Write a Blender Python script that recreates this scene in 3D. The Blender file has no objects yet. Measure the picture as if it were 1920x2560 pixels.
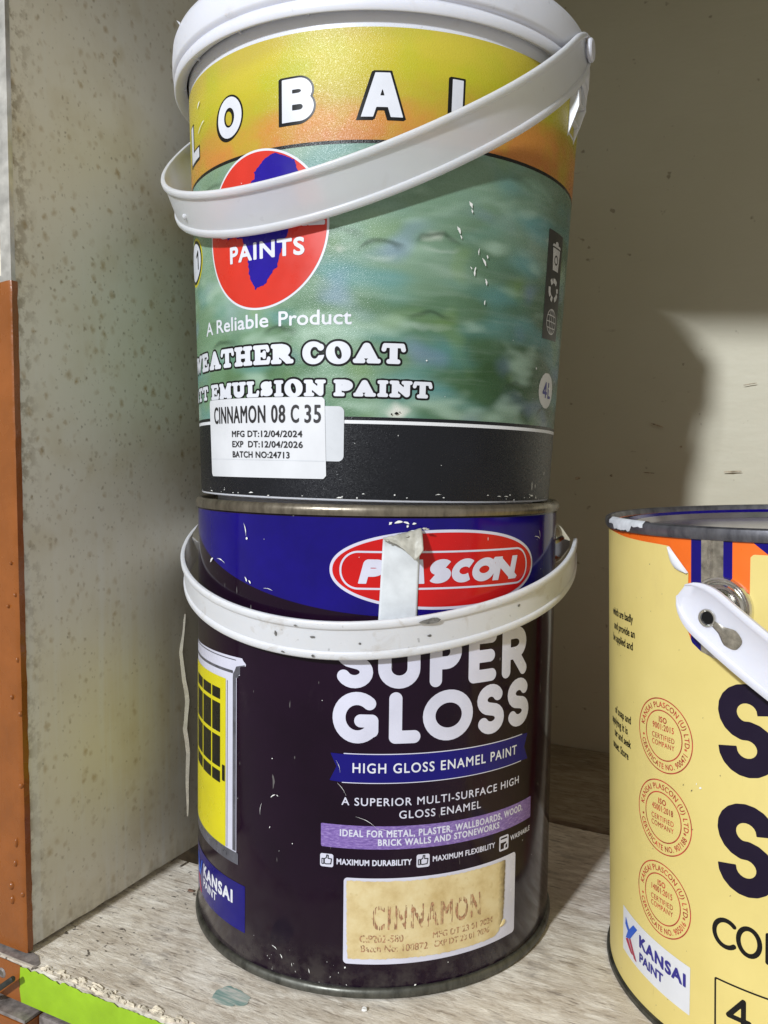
import bpy, bmesh, math, random
import numpy as np
from mathutils import Vector, Matrix, noise

# ------------------------------------------------------------------ camera, light, exposure
scene = bpy.context.scene
COL = scene.collection
rad = math.radians

cam_data = bpy.data.cameras.new("camera")
cam_data.sensor_fit = 'VERTICAL'
cam_data.sensor_height = 36.0
cam_data.lens = 2105.0 / 2560.0 * 36.0
cam_data.clip_start = 0.01
cam_data.clip_end = 50.0
cam = bpy.data.objects.new("camera", cam_data)
COL.objects.link(cam)
cam.location = (0.00351, -0.40085, 0.20805)
cam.rotation_euler = (rad(90.0 - 3.1534), 0.0, 0.0)
scene.camera = cam

world = bpy.data.worlds.new("World")
scene.world = world
world.use_nodes = True
bg = world.node_tree.nodes['Background']
bg.inputs[0].default_value = (1.0, 0.955, 0.85, 1)
bg.inputs[1].default_value = 0.46

AZ = Vector((0.522, 0.853, 0.0)).normalized()          # horizontal direction in which the lamp's light travels
EL = rad(23.0)
LDIR = Vector((AZ.x * math.cos(EL), AZ.y * math.cos(EL), -math.sin(EL)))
lamp_data = bpy.data.lights.new("ceiling_lamp", 'AREA')
lamp_data.shape = 'DISK'
lamp_data.size = 0.165
lamp_data.energy = 74.0
lamp_data.color = (0.90, 0.945, 1.0)
lamp = bpy.data.objects.new("ceiling_lamp", lamp_data)
COL.objects.link(lamp)
lamp.location = Vector((0.06, 0.0, 0.36)) - LDIR * 2.6
lamp.rotation_euler = LDIR.to_track_quat('-Z', 'Y').to_euler()

scene.view_settings.view_transform = 'Standard'
scene.view_settings.look = 'None'
scene.view_settings.exposure = 0.0
scene.view_settings.gamma = 1.0
scene.render.engine = 'CYCLES'
scene.cycles.max_bounces = 8
scene.cycles.use_denoising = True

random.seed(7)
rng = np.random.default_rng(5)

# ------------------------------------------------------------------ small node helper
class NT:
    def __init__(self, name):
        self.m = bpy.data.materials.new(name)
        self.m.use_nodes = True
        self.t = self.m.node_tree
        self.p = self.t.nodes['Principled BSDF']

    def link(self, a, b):
        self.t.links.new(a, b)

    def setp(self, key, v):
        s = self.p.inputs[key]
        if hasattr(v, 'node'):
            self.link(v, s)
        elif isinstance(v, (tuple, list)):
            s.default_value = tuple(v) + ((1.0,) if len(v) < len(s.default_value) else ())
        else:
            s.default_value = v

    def coord(self, kind='Object'):
        return self.t.nodes.new('ShaderNodeTexCoord').outputs[kind]

    def mapping(self, vec, scale=(1, 1, 1), loc=(0, 0, 0), rot=(0, 0, 0)):
        n = self.t.nodes.new('ShaderNodeMapping')
        n.inputs['Scale'].default_value = scale
        n.inputs['Location'].default_value = loc
        n.inputs['Rotation'].default_value = rot
        self.link(vec, n.inputs['Vector'])
        return n.outputs[0]

    def noise(self, vec, scale, detail=3.0, rough=0.55, dist=0.0):
        n = self.t.nodes.new('ShaderNodeTexNoise')
        n.inputs['Scale'].default_value = scale
        n.inputs['Detail'].default_value = detail
        n.inputs['Roughness'].default_value = rough
        n.inputs['Distortion'].default_value = dist
        self.link(vec, n.inputs['Vector'])
        return n.outputs['Fac']

    def voro(self, vec, scale, feature='F1', rnd=1.0, out='Distance'):
        n = self.t.nodes.new('ShaderNodeTexVoronoi')
        n.feature = feature
        n.inputs['Scale'].default_value = scale
        n.inputs['Randomness'].default_value = rnd
        self.link(vec, n.inputs['Vector'])
        return n.outputs[out]

    def ramp(self, fac, stops, interp='LINEAR'):
        n = self.t.nodes.new('ShaderNodeValToRGB')
        cr = n.color_ramp
        cr.interpolation = interp
        while len(cr.elements) < len(stops):
            cr.elements.new(0.5)
        for e, (p, c) in zip(cr.elements, stops):
            e.position = p
            if not isinstance(c, (tuple, list)):
                c = (c, c, c)
            e.color = tuple(c) + (1.0,)
        self.link(fac, n.inputs[0])
        return n.outputs[0]

    def math(self, op, a, b=0.0, c=0.0, clamp=False):
        n = self.t.nodes.new('ShaderNodeMath')
        n.operation = op
        n.use_clamp = clamp
        for i, v in enumerate((a, b, c)):
            if hasattr(v, 'node'):
                self.link(v, n.inputs[i])
            else:
                n.inputs[i].default_value = v
        return n.outputs[0]

    def maprange(self, v, a, b, c=0.0, d=1.0):
        n = self.t.nodes.new('ShaderNodeMapRange')
        self.link(v, n.inputs[0])
        for i, x in enumerate((a, b, c, d)):
            n.inputs[i + 1].default_value = x
        return n.outputs[0]

    def mix(self, fac, a, b, blend='MIX'):
        n = self.t.nodes.new('ShaderNodeMix')
        n.data_type = 'RGBA'
        n.blend_type = blend
        for s, v in ((n.inputs[0], fac), (n.inputs[6], a), (n.inputs[7], b)):
            if hasattr(v, 'node'):
                self.link(v, s)
            elif isinstance(v, (tuple, list)):
                s.default_value = tuple(v) + ((1.0,) if len(v) == 3 else ())
            else:
                s.default_value = v
        return n.outputs[2]

    def sep(self, vec):
        n = self.t.nodes.new('ShaderNodeSeparateXYZ')
        self.link(vec, n.inputs[0])
        return n.outputs

    def bump(self, height, strength=0.3, dist=0.001):
        n = self.t.nodes.new('ShaderNodeBump')
        n.inputs['Strength'].default_value = strength
        n.inputs['Distance'].default_value = dist
        self.link(height, n.inputs['Height'])
        self.link(n.outputs[0], self.p.inputs['Normal'])
        return n.outputs[0]


def flat_mat(name, color, rough=0.3, metal=0.0, vary=0.06, scale=60.0, coat=0.0, bump=0.0, bscale=400.0, spec=0.5):
    n = NT(name)
    co = n.coord()
    f = n.noise(co, scale, 4.0)
    lo = tuple(max(0.0, c * (1 - vary * 2)) for c in color)
    hi = tuple(min(1.0, c * (1 + vary * 2)) for c in color)
    n.setp('Base Color', n.ramp(f, [(0.3, lo), (0.7, hi)]))
    n.setp('Roughness', n.maprange(n.noise(co, scale * 1.7, 3.0), 0.3, 0.7, max(0.02, rough * 0.8), min(1.0, rough * 1.2)))
    n.setp('Metallic', metal)
    n.setp('Specular IOR Level', spec)
    if coat:
        n.setp('Coat Weight', coat)
        n.setp('Coat Roughness', 0.08)
    if bump:
        n.bump(n.noise(co, bscale, 3.0), bump, 0.0005)
    return n.m


M = {}
M['print_white'] = flat_mat("print_white", (0.68, 0.695, 0.76), 0.32, vary=0.03)
M['print_black'] = flat_mat("print_black", (0.005, 0.005, 0.006), 0.3, spec=0.3)
M['print_red'] = flat_mat("print_red", (0.62, 0.030, 0.016), 0.30, vary=0.04)
M['print_navy'] = flat_mat("print_navy", (0.016, 0.006, 0.27), 0.28, spec=0.3)
M['print_yellow'] = flat_mat("print_yellow", (0.66, 0.585, 0.010), 0.3, vary=0.03)
M['print_grey'] = flat_mat("print_grey", (0.09, 0.09, 0.11), 0.3, vary=0.15, scale=200)
M['print_charcoal'] = flat_mat("print_charcoal", (0.022, 0.024, 0.028), 0.35)
M['print_lilac'] = flat_mat("print_lilac", (0.62, 0.62, 0.74), 0.25, vary=0.04)
M['tin_red'] = flat_mat("tin_red", (0.54, 0.009, 0.010), 0.15, vary=0.05, spec=0.3)
M['tin_blue'] = flat_mat("tin_blue", (0.006, 0.002, 0.150), 0.13, vary=0.08, spec=0.3)
M['tin_ribbon'] = flat_mat("tin_ribbon", (0.006, 0.004, 0.145), 0.16, spec=0.3)
M['ink_brown'] = flat_mat("ink_brown", (0.36, 0.19, 0.10), 0.6, vary=0.25, scale=900)
M['ink_black'] = flat_mat("ink_black", (0.018, 0.017, 0.02), 0.5)
M['ink_red'] = flat_mat("ink_red", (0.45, 0.055, 0.035), 0.5, vary=0.2, scale=300)
M['ink_aubergine'] = flat_mat("ink_aubergine", (0.010, 0.005, 0.020), 0.4, spec=0.25)
M['ink_blue'] = flat_mat("ink_blue", (0.022, 0.018, 0.22), 0.45)
M['ink_sky'] = flat_mat("ink_sky", (0.02, 0.10, 0.55), 0.4)
M['ink_crimson'] = flat_mat("ink_crimson", (0.40, 0.02, 0.06), 0.4)
M['sticker_white'] = flat_mat("sticker_white", (0.67, 0.68, 0.715), 0.42, vary=0.03)
M['sticker_clear'] = flat_mat("sticker_clear", (0.60, 0.62, 0.66), 0.3, vary=0.05)
M['orange_print'] = flat_mat("orange_print", (0.82, 0.145, 0.012), 0.3, vary=0.05)
def yellow_paper():
    n = NT("pale_yellow_paper")
    co = n.coord()
    base = n.ramp(n.noise(co, 35, 4.0), [(0.3, (0.69, 0.56, 0.19)), (0.7, (0.74, 0.605, 0.215))])
    sm = n.ramp(n.noise(n.mapping(co, scale=(1, 1, 0.45), loc=(4, 2, 1)), 60, 5.0, 0.65), [(0.58, 0.0), (0.78, 0.30)])
    base = n.mix(sm, base, (0.58, 0.45, 0.17))
    sc = n.ramp(n.noise(n.mapping(co, scale=(1, 1, 0.15), rot=(0.1, 0.35, 0.2)), 260, 3.0, 0.6), [(0.70, 0.0), (0.76, 0.35)])
    base = n.mix(sc, base, (0.45, 0.34, 0.13))
    n.setp('Base Color', base)
    n.setp('Roughness', n.ramp(n.noise(co, 80, 3.0), [(0.3, 0.40), (0.7, 0.60)]))
    n.bump(n.noise(co, 900, 3.0), 0.06, 0.0004)
    return n.m


M['pale_yellow_paper'] = yellow_paper()
M['dirt'] = flat_mat("dirt", (0.10, 0.085, 0.065), 0.8, vary=0.3)
M['chip_white'] = flat_mat("chip_white", (0.82, 0.82, 0.80), 0.5)
M['seam_metal'] = flat_mat("seam_metal", (0.46, 0.43, 0.38), 0.24, metal=0.95, vary=0.25, scale=250)
M['dark_steel'] = flat_mat("dark_steel", (0.06, 0.065, 0.06), 0.35, metal=0.6, vary=0.2, scale=300)
M['ear_metal'] = flat_mat("ear_metal", (0.72, 0.71, 0.69), 0.16, metal=1.0, vary=0.06, scale=120)


def plastic(name, color, dirt=0.0, transl=0.35, frost=0.0):
    n = NT(name)
    co = n.coord()
    base = n.ramp(n.noise(co, 25, 4.0), [(0.3, tuple(c * 0.95 for c in color)), (0.7, color)])
    if dirt:
        f = n.ramp(n.noise(co, 95, 5.0, 0.6, 0.6), [(0.60, 0.0), (0.74, dirt)])
        base = n.mix(f, base, (0.34, 0.27, 0.18))
        f2 = n.ramp(n.noise(n.mapping(co, loc=(3, 1, 2)), 260, 2.0), [(0.70, 0.0), (0.76, dirt)])
        base = n.mix(f2, base, (0.06, 0.055, 0.05))
    n.setp('Base Color', base)
    n.setp('Roughness', n.maprange(n.noise(co, 140, 3.0), 0.3, 0.7, 0.30, 0.42))
    n.setp('Transmission Weight', frost)
    n.setp('IOR', 1.45)
    n.setp('Subsurface Weight', transl)
    n.setp('Subsurface Radius', (0.004, 0.0035, 0.003))
    n.setp('Subsurface Scale', 1.0)
    n.bump(n.noise(co, 700, 2.0), 0.08, 0.0003)
    return n.m


M['bucket_plastic'] = plastic("bucket_plastic", (0.72, 0.73, 0.80), dirt=0.16)
M['handle_plastic'] = plastic("handle_plastic", (0.86, 0.87, 0.91), dirt=0.10, frost=0.30)
M['old_plastic'] = plastic("old_plastic", (0.70, 0.705, 0.735), dirt=0.4)
M['new_plastic'] = plastic("new_plastic", (0.68, 0.685, 0.77))


def rim_mat(name, c0, c1, rough=0.36):
    n = NT(name)
    co = n.coord()
    a = n.noise(n.mapping(co, scale=(1, 1, 0.3)), 160, 5.0, 0.65)
    n.setp('Base Color', n.ramp(a, [(0.3, c0), (0.55, c1), (0.75, tuple(x * 1.25 for x in c1))]))
    n.setp('Metallic', 0.75)
    n.setp('Roughness', n.maprange(n.noise(co, 90, 4.0), 0.3, 0.7, rough * 0.75, rough * 1.4))
    n.bump(n.noise(co, 500, 4.0), 0.15, 0.0004)
    return n.m


M['worn_rim'] = rim_mat("worn_rim", (0.10, 0.083, 0.062), (0.24, 0.21, 0.165), 0.30)
M['dark_rim'] = rim_mat("dark_rim", (0.035, 0.034, 0.03), (0.12, 0.12, 0.105), 0.42)
M['blue_grey_rim'] = rim_mat("blue_grey_rim", (0.07, 0.07, 0.085), (0.17, 0.17, 0.19), 0.4)


def tin_body_mat():
    n = NT("aubergine_enamel")
    co = n.coord()
    base = n.ramp(n.noise(co, 30, 4.0), [(0.3, (0.0070, 0.0014, 0.0085)), (0.7, (0.0115, 0.0026, 0.0135))])
    z_ = n.sep(co)[2]
    dusty = n.math('MULTIPLY', n.maprange(z_, 0.022, 0.004), n.ramp(n.noise(co, 130, 5.0, 0.65), [(0.42, 0.0), (0.62, 0.55)]))
    base = n.mix(dusty, base, (0.085, 0.075, 0.068))
    smear = n.ramp(n.noise(n.mapping(co, scale=(1, 1, 0.5), loc=(3, 1, 0)), 45, 5.0, 0.7), [(0.62, 0.0), (0.80, 0.14)])
    base = n.mix(smear, base, (0.07, 0.055, 0.06))
    scr = n.ramp(n.noise(n.mapping(co, scale=(1, 1, 0.25), rot=(0.2, 0.3, 0.4)), 420, 2.0, 0.5), [(0.735, 0.0), (0.76, 0.5)])
    base = n.mix(scr, base, (0.24, 0.23, 0.22))
    n.setp('Base Color', base)
    n.setp('Roughness', n.ramp(n.noise(co, 55, 4.0), [(0.3, 0.10), (0.7, 0.19)]))
    n.setp('Specular IOR Level', 0.24)
    n.bump(n.noise(n.mapping(co, scale=(1, 1, 0.12)), 38, 2.0), 0.10, 0.0015)
    return n.m


M['aubergine'] = tin_body_mat()


def purple_mat():
    n = NT("brushed_lilac_band")
    uv = n.coord('UV')
    a = n.noise(n.mapping(uv, scale=(0.35, 1.6, 1), rot=(0, 0, 0.5)), 1.3, 6.0, 0.7)
    n.setp('Base Color', n.ramp(a, [(0.30, (0.10, 0.060, 0.23)), (0.52, (0.22, 0.135, 0.42)), (0.72, (0.42, 0.33, 0.60))]))
    n.setp('Roughness', 0.2)
    return n.m


M['lilac_band'] = purple_mat()


def aged_paper():
    n = NT("aged_glued_paper")
    uv = n.coord('UV')
    a = n.noise(n.mapping(uv), 0.09, 5.0, 0.6)
    base = n.ramp(a, [(0.25, (0.50, 0.36, 0.15)), (0.5, (0.66, 0.53, 0.28)), (0.75, (0.74, 0.64, 0.39))])
    b = n.ramp(n.noise(n.mapping(uv, loc=(7, 3, 0)), 0.35, 4.0), [(0.60, 0.0), (0.75, 0.4)])
    base = n.mix(b, base, (0.42, 0.28, 0.10))
    s = n.sep(uv)
    edge = n.maprange(n.math('ADD', s[0], n.math('MULTIPLY', n.noise(uv, 0.4, 3.0), 3.0)), 57.0, 61.0)
    base = n.mix(edge, base, (0.10, 0.065, 0.03))
    n.setp('Base Color', base)
    n.setp('Roughness', 0.42)
    n.bump(n.noise(uv, 1.2, 4.0), 0.12, 0.0004)
    return n.m


M['aged_paper'] = aged_paper()


def bucket_label_mat():
    n = NT("printed_bucket_film")
    uv = n.coord('UV')
    s = n.sep(uv)
    u, v = s[0], s[1]
    wob = n.math('MULTIPLY', n.math('SUBTRACT', n.noise(n.mapping(uv, scale=(0.35, 1, 1)), 0.07, 3.0), 0.5), 16.0)
    tilt = n.math('MULTIPLY', u, 0.045)
    vv = n.math('SUBTRACT', n.math('ADD', v, wob), tilt)
    top = n.ramp(n.maprange(vv, 136.0, 178.0), [
        (0.00, (0.50, 0.185, 0.045)), (0.24, (0.56, 0.235, 0.045)), (0.36, (0.50, 0.28, 0.040)),
        (0.46, (0.46, 0.36, 0.030)), (0.62, (0.50, 0.43, 0.028)), (0.82, (0.55, 0.46, 0.045)), (1.0, (0.50, 0.40, 0.06))])
    pat = n.ramp(n.noise(n.mapping(uv, loc=(40, 11, 0)), 0.045, 3.0), [(0.45, 0.0), (0.68, 0.38)])
    top = n.mix(pat, top, (0.36, 0.46, 0.012))
    # blurred rain-window picture: green-teal ground with soft lights and dark drops
    warp = n.mapping(uv, scale=(0.62, 1.0, 1))
    big = n.noise(warp, 0.030, 3.0, 0.5, 0.5)
    g = n.ramp(big, [(0.32, (0.040, 0.095, 0.028)), (0.44, (0.090, 0.185, 0.095)), (0.55, (0.18, 0.30, 0.20)), (0.68, (0.36, 0.49, 0.39))], 'EASE')
    hi = n.maprange(v, 55.0, 135.0)
    g = n.mix(n.math('MULTIPLY', hi, 0.50), g, (0.27, 0.38, 0.31))
    left = n.maprange(u, -20.0, -100.0)
    g = n.mix(n.math('MULTIPLY', left, 0.45), g, (0.22, 0.36, 0.20))
    lowright = n.math('MULTIPLY', n.maprange(u, -15.0, 55.0), n.maprange(v, 125.0, 60.0))
    g = n.mix(n.math('MULTIPLY', lowright, 0.85), g, (0.018, 0.058, 0.016))
    far = n.maprange(u, 30.0, 85.0)
    g = n.mix(n.math('MULTIPLY', far, 0.55), g, (0.045, 0.090, 0.055))  # darker print to the right, some of it shading painted in
    teal = n.ramp(n.noise(n.mapping(uv, loc=(20, 5, 0), scale=(0.5, 1.2, 1)), 0.050, 1.0), [(0.48, 0.0), (0.70, 0.62)], 'EASE')
    g = n.mix(teal, g, (0.10, 0.27, 0.29))
    mint = n.ramp(n.noise(n.mapping(uv, loc=(71, 52, 0), scale=(0.5, 1.2, 1)), 0.055, 2.0), [(0.52, 0.0), (0.70, 0.55)], 'EASE')
    g = n.mix(mint, g, (0.40, 0.55, 0.44))
    blue = n.ramp(n.noise(n.mapping(uv, loc=(2, 35, 0), scale=(0.7, 1.0, 1)), 0.058, 0.5), [(0.57, 0.0), (0.78, 0.45)], 'EASE')
    g = n.mix(blue, g, (0.21, 0.28, 0.50))
    lime = n.ramp(n.noise(n.mapping(uv, loc=(60, 15, 0)), 0.062, 0.5), [(0.58, 0.0), (0.80, 0.34)], 'EASE')
    g = n.mix(lime, g, (0.20, 0.30, 0.06))

    def blob(loc, sc, scale):
        t = n.t.nodes.new('ShaderNodeTexVoronoi')
        t.inputs['Scale'].default_value = scale
        mp = n.mapping(uv, loc=loc, scale=sc)
        jit = n.t.nodes.new('ShaderNodeTexNoise')
        jit.inputs['Scale'].default_value = 0.12
        jit.inputs['Detail'].default_value = 1.0
        n.link(uv, jit.inputs['Vector'])
        add = n.t.nodes.new('ShaderNodeVectorMath')
        add.operation = 'ADD'
        n.link(mp, add.inputs[0])
        s2 = n.t.nodes.new('ShaderNodeVectorMath')
        s2.operation = 'SCALE'
        s2.inputs['Scale'].default_value = 4.5
        n.link(jit.outputs['Color'], s2.inputs[0])
        n.link(s2.outputs[0], add.inputs[1])
        n.link(add.outputs[0], t.inputs['Vector'])
        dy = n.t.nodes.new('ShaderNodeVectorMath')
        dy.operation = 'SUBTRACT'
        n.link(add.outputs[0], dy.inputs[0])
        n.link(t.outputs['Position'], dy.inputs[1])
        return t.outputs['Distance'], n.sep(dy.outputs[0])[1], n.sep(t.outputs['Color'])[0]

    d1, _, c1 = blob((0, 0, 0), (0.62, 1.05, 1), 0.052)
    spots = n.math('MULTIPLY', n.ramp(d1, [(0.03, 0.9), (0.19, 0.0)], 'EASE'), n.maprange(c1, 0.10, 0.35))
    g = n.mix(spots, g, (0.66, 0.66, 0.60))
    d2, y2, c2 = blob((31, 17, 0), (0.55, 1.15, 1), 0.060)
    ring = n.math('MULTIPLY', n.ramp(d2, [(0.16, 0.0), (0.26, 1.0), (0.36, 0.0)], 'EASE'), n.maprange(y2, 0.0, 3.5))
    ring = n.math('MULTIPLY', ring, n.maprange(c2, 0.35, 0.65))
    g = n.mix(n.math('MULTIPLY', ring, 0.6), g, (0.022, 0.045, 0.026))
    lit = n.math('MULTIPLY', n.ramp(d2, [(0.10, 0.0), (0.20, 1.0), (0.30, 0.0)], 'EASE'), n.maprange(y2, 0.0, -3.5))
    lit = n.math('MULTIPLY', lit, n.maprange(c2, 0.35, 0.65))
    g = n.mix(n.math('MULTIPLY', lit, 0.30), g, (0.48, 0.56, 0.50))
    streak = n.ramp(n.noise(n.mapping(uv, scale=(0.10, 1.0, 1)), 0.30, 3.0), [(0.5, 0.0), (0.78, 0.16)])
    g = n.mix(streak, g, (0.42, 0.52, 0.44))
    blk = n.ramp(n.noise(uv, 0.03, 3.0), [(0.3, (0.004, 0.005, 0.008)), (0.7, (0.008, 0.009, 0.014))])
    arch = n.math('SUBTRACT', v, n.math('MULTIPLY', u, 0.0))
    c = n.mix(n.math('GREATER_THAN', v, 37.4), blk, g)
    c = n.mix(n.math('MULTIPLY', n.math('GREATER_THAN', v, 34.8), n.math('LESS_THAN', v, 36.1)), c, (0.76, 0.77, 0.80))
    c = n.mix(n.math('GREATER_THAN', arch, 136.6), c, (0.005, 0.005, 0.006))
    c = n.mix(n.math('GREATER_THAN', arch, 137.9), c, top)
    n.setp('Base Color', c)
    # matt crystal film: fine grains that glitter round the lamp's reflection
    grain = n.noise(n.coord(), 3200, 1.0, 0.5)
    n.setp('Roughness', n.ramp(n.noise(n.coord(), 1500, 1.0), [(0.3, 0.20), (0.7, 0.42)]))
    n.bump(grain, 0.75, 0.00016)
    n.setp('Specular IOR Level', 0.36)
    return n.m


M['bucket_film'] = bucket_label_mat()


def panel_mat():
    n = NT("stained_grey_enamel")
    co = n.coord()                                   # rack space, metres: x out of the panel, y depth, z up
    base = n.ramp(n.noise(co, 9, 4.0, 0.5), [(0.3, (0.735, 0.705, 0.61)), (0.7, (0.805, 0.775, 0.685))])
    st = n.noise(n.mapping(co, scale=(1, 1, 0.03)), 420, 3.0, 0.6)
    base = n.mix(n.ramp(st, [(0.55, 0.0), (0.78, 0.22)]), base, (0.80, 0.81, 0.78))
    yy = n.sep(co)
    stain_zone = n.ramp(n.noise(co, 16, 3.0), [(0.36, 0.25), (0.60, 1.0)])
    wv = n.mapping(co, scale=(1, 1, 0.8))
    s0 = n.ramp(n.noise(n.mapping(co, loc=(9, 4, 7)), 30, 4.0, 0.6), [(0.46, 0.0), (0.70, 0.55)])

    def spots(loc, scale, size, soft, keep, jitter):
        """separate round-ish rust spots: scattered cells, each with its own size, many left out"""
        t = n.t.nodes.new('ShaderNodeTexVoronoi')
        t.inputs['Scale'].default_value = scale
        mp = n.mapping(co, loc=loc, scale=(1, 1, 0.85))
        jn = n.t.nodes.new('ShaderNodeTexNoise')
        jn.inputs['Scale'].default_value = scale * 1.6
        jn.inputs['Detail'].default_value = 3.0
        n.link(co, jn.inputs['Vector'])
        sc = n.t.nodes.new('ShaderNodeVectorMath')
        sc.operation = 'SCALE'
        sc.inputs['Scale'].default_value = jitter / scale
        n.link(jn.outputs['Color'], sc.inputs[0])
        ad = n.t.nodes.new('ShaderNodeVectorMath')
        ad.operation = 'ADD'
        n.link(mp, ad.inputs[0])
        n.link(sc.outputs[0], ad.inputs[1])
        n.link(ad.outputs[0], t.inputs['Vector'])
        c = n.sep(t.outputs['Color'])
        rad_ = n.math('MULTIPLY', n.maprange(c[1], 0.0, 1.0, 0.35, 1.0), size)
        inside = n.math('DIVIDE', n.math('SUBTRACT', rad_, t.outputs['Distance']), soft, clamp=True)
        return n.math('MULTIPLY', n.math('MULTIPLY', inside, n.math('GREATER_THAN', c[0], 1.0 - keep)), n.maprange(c[2], 0.0, 1.0, 0.35, 1.0))

    up = n.maprange(n.sep(co)[2], 0.02, 0.24, 0.65, 1.0)
    dens = n.ramp(n.noise(n.mapping(co, loc=(2, 6, 4)), 14, 3.0), [(0.32, 0.35), (0.50, 1.0)])
    zone = n.math('MULTIPLY', dens, up)
    base = n.mix(n.math('MULTIPLY', s0, stain_zone), base, (0.60, 0.525, 0.36))
    base = n.mix(n.math('MULTIPLY', n.math('MULTIPLY', spots((1, 2, 3), 95, 0.40, 0.40, 0.40, 0.7), stain_zone), 0.55), base, (0.44, 0.33, 0.13))
    base = n.mix(n.math('MULTIPLY', n.math('MULTIPLY', spots((5, 1, 2), 190, 0.44, 0.34, 0.58, 0.7), zone), 0.80), base, (0.36, 0.235, 0.075))
    base = n.mix(n.math('MULTIPLY', n.math('MULTIPLY', spots((8, 3, 1), 330, 0.46, 0.32, 0.68, 0.7), zone), 0.80), base, (0.25, 0.17, 0.07))
    base = n.mix(n.math('MULTIPLY', n.math('MULTIPLY', spots((3, 9, 6), 520, 0.38, 0.2, 0.35, 0.8), dens), 0.6), base, (0.16, 0.12, 0.07))
    edge = n.math('MULTIPLY', n.maprange(n.sep(co)[1], 0.020, 0.007), n.ramp(n.noise(co, 210, 4.0, 0.6), [(0.48, 0.0), (0.60, 0.8)]))
    base = n.mix(edge, base, (0.26, 0.20, 0.12))
    foot = n.math('MULTIPLY', n.maprange(n.sep(co)[2], 0.016, 0.002), n.ramp(n.noise(co, 120, 4.0, 0.6), [(0.40, 0.0), (0.60, 0.7)]))
    base = n.mix(n.math('MULTIPLY', foot, 0.7), base, (0.26, 0.22, 0.15))
    lowpale = n.math('MULTIPLY', n.maprange(n.sep(co)[2], 0.20, 0.12), n.ramp(n.noise(n.mapping(co, scale=(1, 1, 0.05), loc=(2, 3, 0)), 130, 3.0, 0.6), [(0.50, 0.0), (0.66, 0.5)]))
    base = n.mix(lowpale, base, (0.80, 0.81, 0.80))  # pale low streaks painted in as vertical reflections
    n.setp('Base Color', base)
    n.setp('Roughness', n.ramp(n.noise(co, 60, 4.0), [(0.3, 0.34), (0.7, 0.52)]))
    n.setp('Specular IOR Level', 0.35)
    n.bump(n.noise(n.mapping(co, scale=(1, 1, 0.05)), 300, 3.0), 0.10, 0.0006)
    return n.m


M['panel'] = panel_mat()


def wall_mat():
    n = NT("cream_plaster")
    co = n.coord()
    base = n.ramp(n.noise(co, 7, 5.0, 0.55), [(0.3, (0.535, 0.50, 0.375)), (0.7, (0.595, 0.56, 0.435))])
    d = n.ramp(n.noise(n.mapping(co, scale=(1, 1, 2.6)), 42, 4.0, 0.6), [(0.68, 0.0), (0.76, 0.45)])
    base = n.mix(d, base, (0.30, 0.24, 0.16))
    d2 = n.ramp(n.noise(co, 130, 2.0, 0.5), [(0.72, 0.0), (0.77, 0.6)])
    base = n.mix(d2, base, (0.20, 0.15, 0.09))
    n.setp('Base Color', base)
    n.setp('Roughness', 0.55)
    h = n.math('ADD', n.noise(co, 60, 4.0), n.math('MULTIPLY', n.noise(n.mapping(co, scale=(1, 1, 3)), 22, 3.0), 1.5))
    n.bump(h, 0.22, 0.0015)
    return n.m


M['wall'] = wall_mat()


def board_mat(name, dark=1.0, tone=(1.0, 1.0, 1.0)):
    n = NT(name)
    co = n.coord()                                   # rack space: x along the board
    tn = lambda c: tuple(a * b * dark for a, b in zip(c, tone))
    g = n.noise(n.mapping(co, scale=(0.42, 1, 1), rot=(0, 0, 0.06)), 260, 8.0, 0.75, 0.4)
    base = n.ramp(g, [(0.28, tn((0.27, 0.23, 0.19))), (0.40, tn((0.50, 0.455, 0.40))), (0.50, tn((0.62, 0.585, 0.53))), (0.66, tn((0.72, 0.695, 0.65)))])
    blot = n.ramp(n.noise(n.mapping(co, scale=(0.55, 1, 1), loc=(3, 8, 0)), 60, 5.0, 0.65, 0.3), [(0.40, 0.70), (0.56, 0.0)])
    base = n.mix(n.math('MULTIPLY', blot, 0.5), base, tn((0.33, 0.285, 0.24)))
    big = n.ramp(n.noise(n.mapping(co, scale=(0.6, 1, 1)), 22, 4.0, 0.6), [(0.38, 0.75), (0.58, 0.0)])
    base = n.mix(n.math('MULTIPLY', big, 0.45), base, tn((0.36, 0.31, 0.25)))
    white = n.ramp(n.noise(n.mapping(co, scale=(0.35, 1, 1), loc=(12, 5, 0)), 150, 5.0, 0.7), [(0.50, 0.0), (0.64, 0.8)])
    base = n.mix(white, base, tn((0.76, 0.74, 0.70)))
    fib = n.ramp(n.noise(n.mapping(co, scale=(0.14, 1, 1), loc=(1, 1, 0)), 620, 3.0, 0.6), [(0.60, 0.0), (0.70, 0.75)])
    base = n.mix(fib, base, tn((0.16, 0.125, 0.10)))
    worn = n.ramp(n.noise(n.mapping(co, loc=(5, 1, 0), scale=(0.45, 1, 1)), 75, 5.0, 0.7), [(0.57, 0.0), (0.68, 0.6)])
    base = n.mix(worn, base, tn((0.22, 0.20, 0.19)))
    near = n.maprange(n.math('ADD', n.sep(co)[0], n.math('MULTIPLY', n.noise(co, 30, 2.0), 0.05)), 0.115, 0.045)
    sp = n.ramp(n.noise(n.mapping(co, scale=(0.7, 1, 1)), 400, 2.0, 0.5), [(0.655, 0.0), (0.70, 0.9)])
    base = n.mix(n.math('MULTIPLY', sp, near), base, (0.055, 0.04, 0.03))
    n.setp('Base Color', base)
    n.setp('Roughness', 0.62)
    h = n.math('ADD', g, n.math('MULTIPLY', n.noise(n.mapping(co, scale=(0.14, 1, 1)), 700, 3.0), 0.5))
    n.bump(h, 0.55, 0.0012)
    return n.m


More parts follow.
